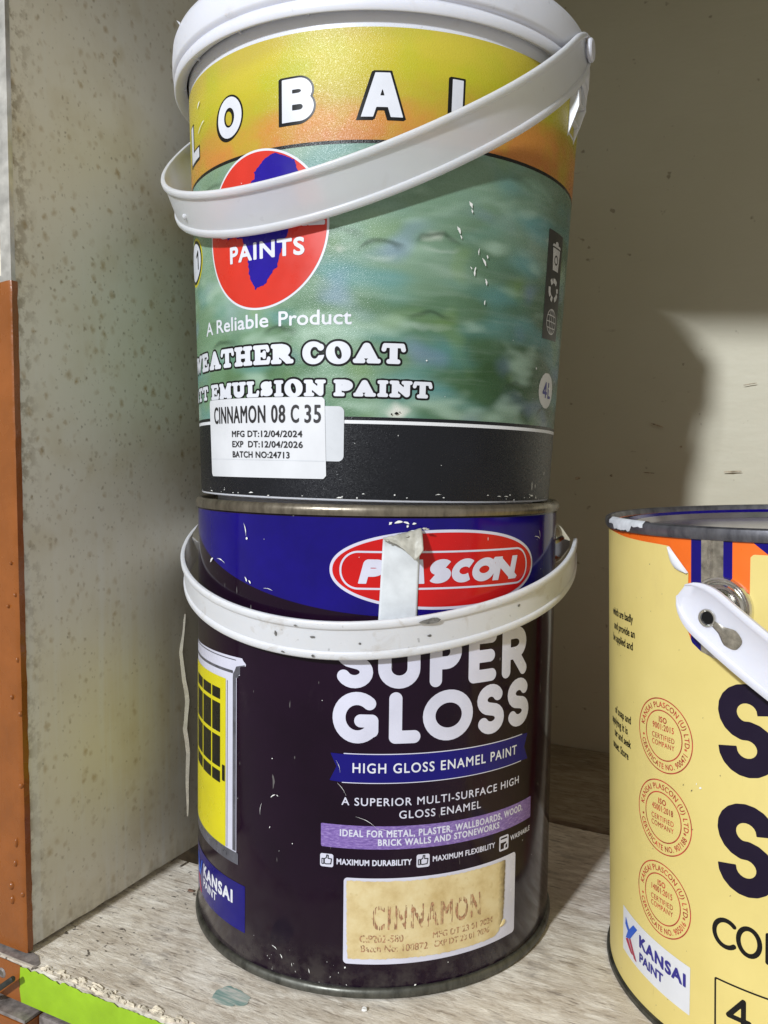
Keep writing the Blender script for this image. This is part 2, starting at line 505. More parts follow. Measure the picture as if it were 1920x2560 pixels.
M['board'] = board_mat("worn_whitewashed_board", 1.2, (1.03, 0.99, 0.93))
M['rear_board'] = board_mat("brown_rear_plank", 0.55, (1.0, 0.86, 0.66))
M['raw_wood'] = flat_mat("raw_torn_wood", (0.62, 0.55, 0.43), 0.75, vary=0.25, scale=300, bump=0.5, bscale=600)


def paint_mat(name, c, rough=0.34):
    n = NT(name)
    co = n.coord()
    base = n.ramp(n.noise(co, 45, 5.0, 0.6), [(0.3, tuple(x * 0.82 for x in c)), (0.7, tuple(x * 1.1 for x in c))])
    n.setp('Base Color', base)
    n.setp('Roughness', n.ramp(n.noise(co, 90, 3.0), [(0.3, rough * 0.8), (0.7, rough * 1.35)]))
    h = n.math('ADD', n.noise(co, 260, 4.0), n.math('MULTIPLY', n.noise(n.mapping(co, scale=(0.3, 1, 1)), 90, 2.0), 0.8))
    n.bump(h, 0.28, 0.0008)
    return n.m


M['orange_paint'] = paint_mat("brushed_orange_paint", (0.265, 0.080, 0.014), 0.26)
M['green_paint'] = paint_mat("brushed_lime_paint", (0.29, 0.49, 0.012), 0.45)
M['teal_stain'] = None
M['galv'] = flat_mat("galvanised_post", (0.52, 0.51, 0.48), 0.38, metal=0.55, vary=0.15, scale=120, bump=0.1)
M['grey_ledge'] = flat_mat("grey_ledge", (0.20, 0.175, 0.165), 0.5, vary=0.25, scale=250, bump=0.3, bscale=500)
M['wax'] = flat_mat("glue_blob", (0.72, 0.58, 0.30), 0.35, vary=0.15, scale=400)
M['lid_metal'] = flat_mat("lid_lacquer", (0.42, 0.40, 0.46), 0.18, metal=0.85, vary=0.15, scale=25)


def stain_mat():
    n = NT("teal_paint_stain")
    co = n.coord()
    f = n.noise(n.mapping(co, scale=(0.15, 1, 1)), 420, 4.0, 0.65)
    n.setp('Base Color', n.ramp(f, [(0.34, (0.17, 0.29, 0.265)), (0.48, (0.32, 0.42, 0.38)), (0.60, (0.58, 0.58, 0.53))]))
    n.setp('Roughness', 0.55)
    return n.m


M['teal_stain'] = stain_mat()

# ------------------------------------------------------------------ object helpers
def thing(name, label, cat, loc=(0, 0, 0), rot=(0, 0, 0), group=None):
    o = bpy.data.objects.new(name, None)
    o.empty_display_size = 0.02
    COL.objects.link(o)
    o.location = loc
    o.rotation_euler = rot
    o['label'] = label
    o['category'] = cat
    if group:
        o['group'] = group
    return o


def link(name, me, m, parent=None, label=None):
    o = bpy.data.objects.new(name, me)
    COL.objects.link(o)
    if m is not None:
        me.materials.append(m)
    if parent is not None:
        o.parent = parent
    if label:
        o['label'] = label
    return o


def mesh_pydata(name, verts, faces, smooth_angle=None):
    me = bpy.data.meshes.new(name)
    me.from_pydata([tuple(v) for v in verts], [], faces)
    me.update()
    if smooth_angle is not None:
        me.polygons.foreach_set('use_smooth', [True] * len(me.polygons))
        me.set_sharp_from_angle(angle=rad(smooth_angle))
    return me


def lathe(name, prof, m, parent, n=192, sharp=40, loc=(0, 0, 0), th0=0.0, closed=False):
    """prof: list of (radius, z) in metres, outer side listed bottom to top (closed ring sections with closed=True)."""
    verts, faces = [], []
    k = len(prof)
    for i in range(n):
        a = th0 + 2 * math.pi * i / n
        sx, cy = math.sin(a), -math.cos(a)
        for r, z in prof:
            verts.append((r * sx + loc[0], r * cy + loc[1], z + loc[2]))
    for i in range(n):
        j = (i + 1) % n
        for q in range(k if closed else k - 1):
            q2 = (q + 1) % k
            faces.append((i * k + q, j * k + q, j * k + q2, i * k + q2))
    return link(name, mesh_pydata(name, verts, faces, sharp), m, parent)


def box(bm, x0, x1, y0, y1, z0, z1):
    v = [bm.verts.new(p) for p in ((x0, y0, z0), (x1, y0, z0), (x1, y1, z0), (x0, y1, z0), (x0, y0, z1), (x1, y0, z1), (x1, y1, z1), (x0, y1, z1))]
    for f in ((0, 3, 2, 1), (4, 5, 6, 7), (0, 1, 5, 4), (1, 2, 6, 5), (2, 3, 7, 6), (3, 0, 4, 7)):
        bm.faces.new([v[i] for i in f])


def bm_obj(name, bm, m, parent=None, smooth=None, bevel=0.0):
    if bevel:
        bmesh.ops.bevel(bm, geom=list(bm.edges), offset=bevel, segments=2, affect='EDGES', profile=0.6)
    bmesh.ops.recalc_face_normals(bm, faces=bm.faces)
    me = bpy.data.meshes.new(name)
    bm.to_mesh(me)
    bm.free()
    if smooth is not None:
        me.polygons.foreach_set('use_smooth', [True] * len(me.polygons))
        me.set_sharp_from_angle(angle=rad(smooth))
    return link(name, me, m, parent)


# ------------------------------------------------------------------ print engine: signed fields -> flat printed shapes laid on a curved wall
class Skin:
    """A turned wall: u = arc in mm (at the base radius), v = height in mm."""
    def __init__(self, r0, k):
        self.r0, self.k = r0, k

    def map(self, u, v, off):
        th = u / (self.r0 * 1000.0)
        r = self.r0 + self.k * v / 1000.0 + off
        return np.stack([r * np.sin(th), -r * np.cos(th), v / 1000.0 + 0 * u], -1)

    def normal(self, u, v):
        th = u / (self.r0 * 1000.0)
        n = np.stack([np.sin(th), -np.cos(th), 0 * u - self.k], -1)
        return n / np.linalg.norm(n, axis=1)[:, None]


LAYER = 0.00007


def grid(u0, u1, v0, v1, h):
    nu, nv = int(math.ceil((u1 - u0) / h)) + 1, int(math.ceil((v1 - v0) / h)) + 1
    us, vs = u0 + h * np.arange(nu), v0 + h * np.arange(nv)
    return us, vs


CASES = {}
for code in range(1, 15):
    # corners 0=(0,0) 1=(1,0) 2=(1,1) 3=(0,1)
    ins = [(code >> i) & 1 for i in range(4)]
    poly = []
    for i in range(4):
        j = (i + 1) % 4
        if ins[i]:
            poly.append((i, i))
        if ins[i] != ins[j]:
            poly.append((i, j))
    CASES[code] = poly


def contour_polys(us, vs, F):
    """Return (points Nx2, faces) filling F > 0."""
    h = us[1] - us[0]
    ins = F > 0
    code = ins[:-1, :-1] * 1 + ins[:-1, 1:] * 2 + ins[1:, 1:] * 4 + ins[1:, :-1] * 8
    pts, faces = [], []
    base = 0
    # full cells, merged along rows
    maxrun = max(1, int(1.6 / h))
    full = code == 15
    for r in np.nonzero(full.any(1))[0]:
        row = full[r]
        d = np.diff(np.concatenate([[0], row.astype(np.int8), [0]]))
        for s, e in zip(np.nonzero(d == 1)[0], np.nonzero(d == -1)[0]):
            q = s
            while q < e:
                q2 = min(q + maxrun, e)
                pts.append(np.array([[us[q], vs[r]], [us[q2], vs[r]], [us[q2], vs[r + 1]], [us[q], vs[r + 1]]]))
                faces.append((base, base + 1, base + 2, base + 3))
                base += 4
                q = q2
    offs = np.array([[0, 0], [1, 0], [1, 1], [0, 1]])
    for cd, poly in CASES.items():
        rr, cc = np.nonzero(code == cd)
        if len(rr) == 0:
            continue
        cv = np.stack([F[rr, cc], F[rr, cc + 1], F[rr + 1, cc + 1], F[rr + 1, cc]], 1)
        P = np.zeros((len(rr), len(poly), 2))
        org = np.stack([us[cc], vs[rr]], 1)
        for q, (i, j) in enumerate(poly):
            if i == j:
                P[:, q] = org + offs[i] * h
            else:
                t = cv[:, i] / (cv[:, i] - cv[:, j])
                P[:, q] = org + (offs[i] + (offs[j] - offs[i]) * t[:, None]) * h
        m = len(poly)
        pts.append(P.reshape(-1, 2))
        for q in range(len(rr)):
            faces.append(tuple(range(base + q * m, base + q * m + m)))
        base += m * len(rr)
    if not pts:
        return np.zeros((0, 2)), []
    return np.concatenate(pts), faces


def put(name, skin, us, vs, F, layer, m, parent, label=None):
    P, faces = contour_polys(us, vs, F)
    if not len(faces):
        return None
    X = skin.map(P[:, 0], P[:, 1], LAYER * layer)
    me = bpy.data.meshes.new(name)
    me.from_pydata(X.tolist(), [], faces)
    me.update()
    uvl = me.uv_layers.new(name="label")
    li = np.zeros(len(me.loops), dtype=np.int32)
    me.loops.foreach_get('vertex_index', li)
    uvl.data.foreach_set('uv', P[li].astype(np.float32).ravel())
    me.polygons.foreach_set('use_smooth', [True] * len(me.polygons))
    me.normals_split_custom_set_from_vertices([tuple(x) for x in skin.normal(P[:, 0], P[:, 1])])
    return link(name, me, m, parent, label)


def seg_dist(U, V, a, b):
    ax, ay = a
    bx, by = b
    dx, dy = bx - ax, by - ay
    L = dx * dx + dy * dy + 1e-12
    t = np.clip(((U - ax) * dx + (V - ay) * dy) / L, 0, 1)
    return np.hypot(U - ax - t * dx, V - ay - t * dy)


def poly_field(us, vs, pts):
    U, V = np.meshgrid(us, vs)
    d = np.full(U.shape, 1e9)
    inside = np.zeros(U.shape, bool)
    n = len(pts)
    for i in range(n):
        a, b = pts[i], pts[(i + 1) % n]
        d = np.minimum(d, seg_dist(U, V, a, b))
        if a[1] != b[1]:
            c = ((a[1] > V) != (b[1] > V)) & (U < (b[0] - a[0]) * (V - a[1]) / (b[1] - a[1]) + a[0])
            inside ^= c
    return np.where(inside, d, -d)


def put_poly(name, skin, pts, layer, m, parent, h=0.35, round_=0.0, label=None, wob=0.0):
    us, vs = grid(min(p[0] for p in pts) - 1, max(p[0] for p in pts) + 1, min(p[1] for p in pts) - 1, max(p[1] for p in pts) + 1, h)
    F = poly_field(us, vs, pts)
    if wob:
        F = F + wobble(us, vs, wob)
    return put(name, skin, us, vs, F, layer, m, parent, label)


def wobble(us, vs, amp, sc=0.9, seed=0.0):
    W = np.array([[noise.noise((u * sc, v * sc, seed)) for u in us] for v in vs])
    return W * amp


def rrect_field(us, vs, u0, u1, v0, v1, r):
    U, V = np.meshgrid(us, vs)
    qx = np.abs(U - (u0 + u1) / 2) - ((u1 - u0) / 2 - r)
    qy = np.abs(V - (v0 + v1) / 2) - ((v1 - v0) / 2 - r)
    return r - (np.hypot(np.maximum(qx, 0), np.maximum(qy, 0)) + np.minimum(np.maximum(qx, qy), 0))


def put_rrect(name, skin, u0, u1, v0, v1, r, layer, m, parent, h=0.3, label=None):
    us, vs = grid(u0 - .6, u1 + .6, v0 - .6, v1 + .6, h)
    return put(name, skin, us, vs, rrect_field(us, vs, u0, u1, v0, v1, r), layer, m, parent, label)


def ell_field(us, vs, cu, cv, ru, rv, p=2.0):
    U, V = np.meshgrid(us, vs)
    q = (np.abs((U - cu) / ru) ** p + np.abs((V - cv) / rv) ** p) ** (1 / p)
    g = np.hypot((U - cu) / ru ** 2, (V - cv) / rv ** 2) + 1e-9
    return (1 - q) * np.minimum(np.maximum(q, 0.2) / g, max(ru, rv))


# ---- stroke letters
def arc(cx, cy, rx, ry, a0, a1, n=14):
    return [(cx + rx * math.cos(rad(a0 + (a1 - a0) * i / n)), cy + ry * math.sin(rad(a0 + (a1 - a0) * i / n))) for i in range(n + 1)]


S_PATH = arc(.28, .755, .275, .245, 28, 262) + arc(.30, .245, .29, .245, 82, -152)
GEO = {
    'A': (.86, [[(0, 0), (.43, 1), (.86, 0)], [(.15, .30), (.71, .30)]]),
    'B': (.64, [[(0, 0), (0, 1)], [(0, 1), (.34, 1)] + arc(.34, .765, .25, .235, 90, -90) + [(0, .53)], [(0, .53), (.38, .53)] + arc(.38, .265, .26, .265, 90, -90) + [(0, 0)]]),
    'C': (.84, [arc(.5, .5, .5, .5, 48, 312, 24)]),
    'D': (.78, [[(0, 0), (0, 1), (.3, 1)] + arc(.3, .5, .48, .5, 90, -90, 18) + [(0, 0)]]),
    'E': (.52, [[(.52, 1), (0, 1), (0, 0), (.52, 0)], [(0, .51), (.47, .51)]]),
    'F': (.50, [[(.50, 1), (0, 1), (0, 0)], [(0, .49), (.45, .49)]]),
    'G': (.92, [arc(.5, .5, .5, .5, 48, 318, 24) + [(.90, .16), (.90, .42), (.60, .42)]]),
    'H': (.72, [[(0, 0), (0, 1)], [(.72, 0), (.72, 1)], [(0, .5), (.72, .5)]]),
    'I': (.0, [[(0, 0), (0, 1)]]),
    'K': (.60, [[(0, 0), (0, 1)], [(.58, 1), (.03, .47)], [(.20, .60), (.60, 0)]]),
    'L': (.48, [[(0, 1), (0, 0), (.48, 0)]]),
    'M': (.92, [[(0, 0), (.07, 1), (.46, .25), (.85, 1), (.92, 0)]]),
    'N': (.72, [[(0, 0), (0, 1), (.72, 0), (.72, 1)]]),
    'O': (1.0, [arc(.5, .5, .5, .5, 0, 360, 32)]),
    'P': (.58, [[(0, 0), (0, 1), (.30, 1)] + arc(.30, .72, .28, .28, 90, -90) + [(0, .44)]]),
    'R': (.60, [[(0, 0), (0, 1), (.30, 1)] + arc(.30, .73, .27, .27, 90, -90) + [(0, .46)], [(.28, .46), (.60, 0)]]),
    'S': (.58, [S_PATH]),
    'T': (.60, [[(0, 1), (.60, 1)], [(.30, 1), (.30, 0)]]),
    'U': (.68, [[(0, 1), (0, .34)] + arc(.34, .34, .34, .34, 180, 360) + [(.68, 1)]]),
    'W': (1.2, [[(0, 1), (.28, 0), (.60, .9), (.92, 0), (1.2, 1)]]),
    'Y': (.7, [[(0, 1), (.35, .45), (.7, 1)], [(.35, .45), (.35, 0)]]),
    '4': (.60, [[(.44, 0), (.44, 1), (0, .28), (.60, .28)]]),
    '1': (.20, [[(0, .78), (.2, 1), (.2, 0)]]),
}


def slab(strokes, serifs, w):
    return (w, strokes, serifs)


_s = .36
SLAB = {   # round fat slab letters: thick strokes (weight 1) and slimmer serifs (weight 2)
    'W': slab([[(.12, .92), (.34, .08)], [(.34, .08), (.58, .80)], [(.58, .80), (.82, .08)], [(.82, .08), (1.06, .92)]], [[(0, .94), (.30, .94)], [(.90, .94), (1.18, .94)], [(.46, .86), (.66, .86)]], 1.18),
    'E': slab([[(.14, .08), (.14, .92)]], [[(0, .95), (.56, .95), (.60, .76)], [(0, .05), (.60, .05), (.64, .26)], [(.14, .5), (.44, .5)], [(.44, .62), (.44, .38)]], .64),
    'A': slab([[(.48, .92), (.74, .08)], [(.46, .92), (.20, .08)]], [[(.04, .05), (.34, .05)], [(.56, .05), (.92, .05)], [(.28, .32), (.66, .32)]], .94),
    'T': slab([[(.38, .08), (.38, .92)]], [[(0, .72), (.04, .94), (.72, .94), (.76, .72)], [(.20, .05), (.56, .05)]], .76),
    'H': slab([[(.16, .08), (.16, .92)], [(.66, .08), (.66, .92)]], [[(0, .95), (.32, .95)], [(0, .05), (.32, .05)], [(.50, .95), (.82, .95)], [(.50, .05), (.82, .05)], [(.16, .5), (.66, .5)]], .82),
    'R': slab([[(.15, .08), (.15, .92)], arc(.40, .73, .24, .19, 80, -100), [(.40, .46), (.66, .08)]], [[(0, .95), (.42, .95)], [(0, .05), (.32, .05)], [(.15, .5), (.42, .5)], [(.64, .05), (.84, .06)]], .84),
    'C': slab([arc(.36, .5, .20, .34, 100, 260, 22)], [[(.70, .90), (.70, .68)], arc(.41, .5, .34, .49, 45, 320, 26)], .80),
    'O': slab([arc(.34, .5, .18, .32, 100, 260), arc(.52, .5, .18, .32, -80, 80)], [arc(.43, .5, .37, .50, 0, 360, 32)], .86),
    'M': slab([[(.16, .08), (.16, .92)], [(.92, .08), (.92, .92)], [(.20, .90), (.54, .14)], [(.54, .14), (.88, .90)]], [[(0, .95), (.26, .95)], [(.82, .95), (1.08, .95)], [(0, .05), (.30, .05)], [(.76, .05), (1.08, .05)]], 1.08),
    'U': slab([[(.17, .92), (.17, .34)], arc(.40, .34, .23, .26, 180, 360), [(.63, .34), (.63, .92)]], [[(0, .95), (.33, .95)], [(.49, .95), (.80, .95)]], .80),
    'L': slab([[(.15, .08), (.15, .92)]], [[(0, .95), (.32, .95)], [(0, .05), (.58, .05), (.62, .28)]], .63),
    'S': slab([[(.54, .76)] + arc(.33, .74, .21, .18, 20, 255) + arc(.36, .27, .23, .19, 75, -160)], [[(.58, .92), (.57, .68)], [(.06, .08), (.07, .32)]], .66),
    'I': slab([[(.17, .08), (.17, .92)]], [[(0, .95), (.34, .95)], [(0, .05), (.34, .05)]], .34),
    'N': slab([[(.16, .08), (.16, .90)], [(.16, .90), (.68, .10)], [(.68, .10), (.68, .92)]], [[(0, .95), (.26, .95)], [(0, .05), (.32, .05)], [(.52, .95), (.84, .95)]], .84),
    'P': slab([[(.15, .08), (.15, .92)], arc(.40, .71, .24, .21, 85, -95)], [[(0, .95), (.42, .95)], [(0, .05), (.34, .05)], [(.15, .47), (.42, .47)]], .68),
}


def stroke_field(F, us, vs, pts, w, butt=False, shear=0.0, v0=0.0):
    u_min, u_max = min(p[0] for p in pts) - w, max(p[0] for p in pts) + w
    v_min, v_max = min(p[1] for p in pts) - w, max(p[1] for p in pts) + w
    ex = abs(shear) * 30
    i0, i1 = np.searchsorted(us, [u_min - ex, u_max + ex])
    j0, j1 = np.searchsorted(vs, [v_min, v_max])
    if i1 <= i0 or j1 <= j0:
        return
    U, V = np.meshgrid(us[i0:i1], vs[j0:j1])
    if shear:
        U = U - shear * (V - v0)
    closed = math.hypot(pts[0][0] - pts[-1][0], pts[0][1] - pts[-1][1]) < 1e-6
    G = np.full(U.shape, -9.0)
    segs = list(zip(pts[:-1], pts[1:]))
    for q, (a, b) in enumerate(segs):
        g = w / 2 - seg_dist(U, V, a, b)
        if butt and not closed:
            for e, o_, hit in ((a, b, q == 0), (b, a, q == len(segs) - 1)):
                # cut square at the open end (also the round joints of the short segments next to it)
                end, nxt = (pts[0], pts[1]) if e is a else (pts[-1], pts[-2])
                along = abs(q - (0 if e is a else len(segs) - 1))
                if hit or (along < 6 and math.hypot(o_[0] - end[0], o_[1] - end[1]) < w * .9):
                    nx, ny = end[0] - nxt[0], end[1] - nxt[1]
                    L = math.hypot(nx, ny) + 1e-9
                    g = np.minimum(g, -((U - end[0]) * nx + (V - end[1]) * ny) / L)
        G = np.maximum(G, g)
    F[j0:j1, i0:i1] = np.maximum(F[j0:j1, i0:i1], G)


def letters_geo(items, t, h=0.22, pad=2.0, butt=False, shear=0.0, margin=None):
    """items: (char, u0, u1, v0, v1) outer boxes -> (us, vs, F)"""
    us, vs = grid(min(i[1] for i in items) - pad, max(i[2] for i in items) + pad + abs(shear) * 12,
                  min(i[3] for i in items) - pad, max(i[4] for i in items) + pad, h)
    F = np.full((len(vs), len(us)), -9.0)
    for ch, u0, u1, v0, v1 in items:
        w, strokes = GEO[ch]
        L_ = np.full(F.shape, -9.0)
        if butt:
            cut_up = []
            for st in strokes:
                if len(st) == 3 and ch in 'ANLM':
                    cut_up += [st[0:2], st[1:3]]
                elif ch in 'NM':
                    cut_up += [st[q:q + 2] for q in range(len(st) - 1)]
                else:
                    cut_up.append(st)
            strokes = cut_up
        for st in strokes:
            pts = []
            for x, y in st:
                px = (u0 + u1) / 2 if w == 0 else u0 + t / 2 + x / w * (u1 - u0 - t)
                py = v0 + t / 2 + y * (v1 - v0 - t)
                if butt and ch == 'A' and y in (0, 1):
                    py = v0 + y * (v1 - v0)
                    px += (0.10 * t * (-1 if st[0][0] < .2 else 1)) if y == 1 else 0.06 * t * (1 if x < .2 else -1)
                pts.append((px, py))
            if butt and st[0] != st[-1]:
                for e_, q_ in ((0, 1), (-1, -2)):
                    dx, dy = pts[e_][0] - pts[q_][0], pts[e_][1] - pts[q_][1]
                    ln = math.hypot(dx, dy)
                    if (abs(dx) < 1e-6 or abs(dy) < 1e-6 or st[e_][1] in (0, 1)) and not (ch == 'A' and abs(dy) < 1e-6):
                        k_ = t * (0.5 if abs(dx) < 1e-6 or abs(dy) < 1e-6 else 1.0) / ln
                        pts[e_] = (pts[e_][0] + dx * k_, pts[e_][1] + dy * k_)
            stroke_field(L_, us, vs, pts, t, butt, shear, v0)
        if butt:
            V_ = np.broadcast_to(vs[:, None], F.shape)
            L_ = np.minimum(L_, np.minimum(V_ - v0, v1 - V_))
        F = np.maximum(F, L_)
    return us, vs, F


def text_geo(text, u0, u1, v0, v1, t, gap=0.16, h=0.2, butt=False, shear=0.0):
    H = v1 - v0
    adv, items = 0.0, []
    for ch in text:
        if ch == ' ':
            adv += 0.35 * H
            continue
        w = GEO[ch][0] * (H - t) + t
        items.append([ch, adv, adv + w])
        adv += w + gap * H
    adv -= gap * H
    s = (u1 - u0) / adv
    it = [(c, u0 + a * s, u0 + b * s, v0, v1) for c, a, b in items]
    return letters_geo(it, t, h, butt=butt, shear=shear)


def text_slab(spans, v0, v1, h=0.2, pad=2.2, tv=.345, ts=.205):
    """spans: (char, left, right) of each white letter"""
    H = v1 - v0
    us, vs = grid(min(q[1] for q in spans) - pad, max(q[2] for q in spans) + pad, v0 - pad, v1 + pad, h)
    F = np.full((len(vs), len(us)), -9.0)
    for ch, a, b_ in spans:
        w, main, ser = SLAB[ch]
        if ch in 'OC':                       # fat rounds: outer oval less a slim leaning counter
            cu, cv, ru, rv = (a + b_) / 2, (v0 + v1) / 2, (b_ - a) / 2, (v1 - v0) / 2 + .1
            O_ = ell_field(us, vs, cu, cv, ru, rv, 2.1)
            U_, V_ = np.meshgrid(us, vs)
            if ch == 'O':
                I_ = 1 - np.hypot((U_ - cu + (V_ - cv) * .22) / (ru * .27), (V_ - cv) / (rv * .56))
                O_ = np.minimum(O_, -I_ * ru * .27)
            else:
                I_ = 1 - np.hypot((U_ - cu - ru * .12) / (ru * .38), (V_ - cv) / (rv * .52))
                O_ = np.minimum(O_, -I_ * ru * .38)
                mouth = np.minimum(U_ - cu - ru * .1, rv * .34 - np.abs(V_ - cv - rv * .06 - (U_ - cu) * .10))
                O_ = np.minimum(O_, -mouth)
                O_ = np.maximum(O_, rv * .30 - np.hypot(U_ - cu - ru * .66, V_ - cv - rv * .48))
            F = np.maximum(F, O_)
            continue
        f_ = min(1.0, ((b_ - a) / w / H)) ** 0.45
        ws_ = ts * H * f_
        s_ = (b_ - a - ws_ * .8) / w
        for group, tw in ((main, tv), (ser, ts)):
            for st in group:
                wd = tw * H * f_ * (0.84 if ch == 'S' else 1.0)
                m = tw * .5
                if ch in 'OC':
                    m *= f_
                pts = [(a + ws_ * .4 + x * s_, v0 + H * (m + y * (1 - 2 * m))) for x, y in st]
                stroke_field(F, us, vs, pts, wd)
    return us, vs, F


# ---- built-in sans, read back as outlines
_cap = [None]


def sans_outline(text, spacing=1.0, word=1.0):
    cu = bpy.data.curves.new("tmp_text", 'FONT')
    cu.body = text
    cu.size = 1.0
    cu.resolution_u = 4
    cu.space_character = spacing
    cu.space_word = word
    o = bpy.data.objects.new("tmp_text", cu)
    COL.objects.link(o)
    dg = bpy.context.evaluated_depsgraph_get()
    me = o.evaluated_get(dg).to_mesh()
    v = np.zeros(len(me.vertices) * 3)
    me.vertices.foreach_get('co', v)
    v = v.reshape(-1, 3)[:, :2]
    cnt = {}
    for p in me.polygons:
        for k in p.edge_keys:
            cnt[k] = cnt.get(k, 0) + 1
    # weld by position: text meshes keep every outline point once
    segs = np.array([[v[a], v[b]] for (a, b), c in cnt.items() if c == 1])
    o.evaluated_get(dg).to_mesh_clear()
    bpy.data.objects.remove(o)
    bpy.data.curves.remove(cu)
    return segs


def cap_height():
    if _cap[0] is None:
        _cap[0] = sans_outline("H")[..., 1].max()
    return _cap[0]


def segs_field(us, vs, S):
    U, V = np.meshgrid(us, vs)
    D = np.full(U.shape, 4.0)
    inside = np.zeros(U.shape, bool)
    for (a, b) in S:
        lo_u, hi_u = min(a[0], b[0]) - 2.0, max(a[0], b[0]) + 2.0
        lo_v, hi_v = min(a[1], b[1]) - 2.0, max(a[1], b[1]) + 2.0
        i0, i1 = np.searchsorted(us, [lo_u, hi_u])
        j0, j1 = np.searchsorted(vs, [lo_v, hi_v])
        if i1 > i0 and j1 > j0:
            D[j0:j1, i0:i1] = np.minimum(D[j0:j1, i0:i1], seg_dist(U[j0:j1, i0:i1], V[j0:j1, i0:i1], a, b))
        if a[1] != b[1]:
            rows = np.nonzero((a[1] > vs) != (b[1] > vs))[0]
            for r in rows:
                x = (b[0] - a[0]) * (vs[r] - a[1]) / (b[1] - a[1]) + a[0]
                inside[r, :np.searchsorted(us, x)] ^= True
    return np.where(inside, D, -D)


def text_sans(text, u0, u1, v0, cap, bold=0.0, h=0.16, spacing=1.0, warp=None, shear=0.0, squeeze=None, word=1.0):
    """Text whose box spans u0..u1 with its baseline at v0 and the given capital height (mm)."""
    S = sans_outline(text, spacing, word)
    x0, x1 = S[..., 0].min(), S[..., 0].max()
    sy = cap / cap_height()
    S = np.stack([u0 + bold + (S[..., 0] - x0) * (u1 - u0 - 2 * bold) / (x1 - x0), v0 + S[..., 1] * sy], -1)
    if shear:
        S[..., 0] += shear * (S[..., 1] - v0)
    if warp is not None:
        S = warp(S)
    us, vs = grid(S[..., 0].min() - 1, S[..., 0].max() + 1, S[..., 1].min() - 1, S[..., 1].max() + 1, h)
    return us, vs, segs_field(us, vs, S) + bold


def put_sans(name, skin, text, u0, u1, v0, cap, layer, m, parent, **kw):
    us, vs, F = text_sans(text, u0, u1, v0, cap, **kw)
    return put(name, skin, us, vs, F, layer, m, parent)


# ------------------------------------------------------------------ sweeps for handles
def bail_curve(thE, A, L, phi, zE, n, fx, side, steps=72, s0=0.0, s1=math.pi, zt=0.0, ends=None):
    e = np.array([math.sin(thE), -math.cos(thE), 0])
    tf = thE + side * math.pi / 2
    f0 = np.array([math.sin(tf), -math.cos(tf), 0])
    f = f0 * math.cos(phi) + np.array([0, 0, -math.sin(phi)])
    b = f0 * math.sin(phi) + np.array([0, 0, math.cos(phi)])
    P, T = [], []
    ss = np.linspace(s0, s1, steps)
    for s in ss:
        c, sn = math.cos(s), math.sin(s)
        x = math.copysign(abs(c) ** (2 / n), c)
        y = math.copysign(abs(sn) ** (2 / n), sn)
        q = x * (A * e + np.array([0, 0, zt])) + y * L * f + np.array([0, 0, zE]) + f0 * fx
        for tgt, ss_, x_ in (ends or ()):
            k = abs(s - ss_) / 0.95
            if k < 1:
                end = x_ * (A * e + np.array([0, 0, zt])) + np.array([0, 0, zE]) + f0 * fx
                q = q + (np.array(tgt) - end) * (1 - k) ** 2 * (1 + 2 * k)
        P.append(q)
    P = np.array(P)
    T = np.gradient(P, axis=0)
    T /= np.linalg.norm(T, axis=1)[:, None]
    N = np.cross(T, b)
    N *= np.sign((N * (P - P.mean(0))).sum(1).mean())
    N /= np.linalg.norm(N, axis=1)[:, None]
    return P, N, b, e, f


def strap(name, P, N, b, width, m, parent, th=0.0011, flange=0.0022, fw=0.0032, taper=6, jit=0.0):
    """A moulded strap: thin web with thicker rounded borders along both edges."""
    w2 = width / 2
    prof = [(-w2, -th / 2), (-w2 + .0004, -flange * .4), (-w2 + fw, -th / 2), (0, -th / 2), (w2 - fw, -th / 2), (w2 - .0004, -flange * .4),
            (w2, -th / 2), (w2 + .0002, th * .6), (w2, flange * .75), (w2 - .0006, flange), (w2 - fw + .0009, flange), (w2 - fw + .0002, flange * .75), (w2 - fw, th / 2),
            (0, th / 2), (-w2 + fw, th / 2), (-w2 + fw - .0002, flange * .75), (-w2 + fw - .0009, flange), (-w2 + .0006, flange), (-w2, flange * .75), (-w2 - .0002, th * .6)]
    k, n = len(prof), len(P)
    verts, faces = [], []
    for i in range(n):
        q = min(i, n - 1 - i)
        sc = 1.0
        if q < taper:
            sc = math.sqrt(max(0.05, 1 - ((taper - q) / (taper + 0.4)) ** 2))
        for pb, pn in prof:
            v = P[i] + b * pb * sc + N[i] * pn
            verts.append(v)
    for i in range(n - 1):
        for q in range(k):
            q2 = (q + 1) % k
            faces.append((i * k + q, (i + 1) * k + q, (i + 1) * k + q2, i * k + q2))
    faces.append(tuple(range(k)))
    faces.append(tuple((n - 1) * k + q for q in reversed(range(k))))
    me = mesh_pydata(name, verts, faces, 50)
    bm = bmesh.new()
    bm.from_mesh(me)
    bmesh.ops.recalc_face_normals(bm, faces=bm.faces)
    bm.to_mesh(me)
    bm.free()
    return link(name, me, m, parent)


def disc_stack(name, prof, m, parent, origin, axis, n=40, sharp=35, oval=1.0):
    """Turned small part: profile (radius, height) about an arbitrary axis."""
    ax = Vector(axis).normalized()
    q = ax.to_track_quat('Z', 'Y').to_matrix()
    verts, faces = [], []
    k = len(prof)
    for i in range(n):
        a = 2 * math.pi * i / n
        for r, z in prof:
            v = q @ Vector((r * math.cos(a) * oval, r * math.sin(a), z)) + Vector(origin)
            verts.append(tuple(v))
    for i in range(n):
        j = (i + 1) % n
        for s in range(k - 1):
            faces.append((i * k + s, j * k + s, j * k + s + 1, i * k + s + 1))
    faces.append(tuple(i * k for i in reversed(range(n))))
    faces.append(tuple(i * k + k - 1 for i in range(n)))
    return link(name, mesh_pydata(name, verts, faces, sharp), m, parent)


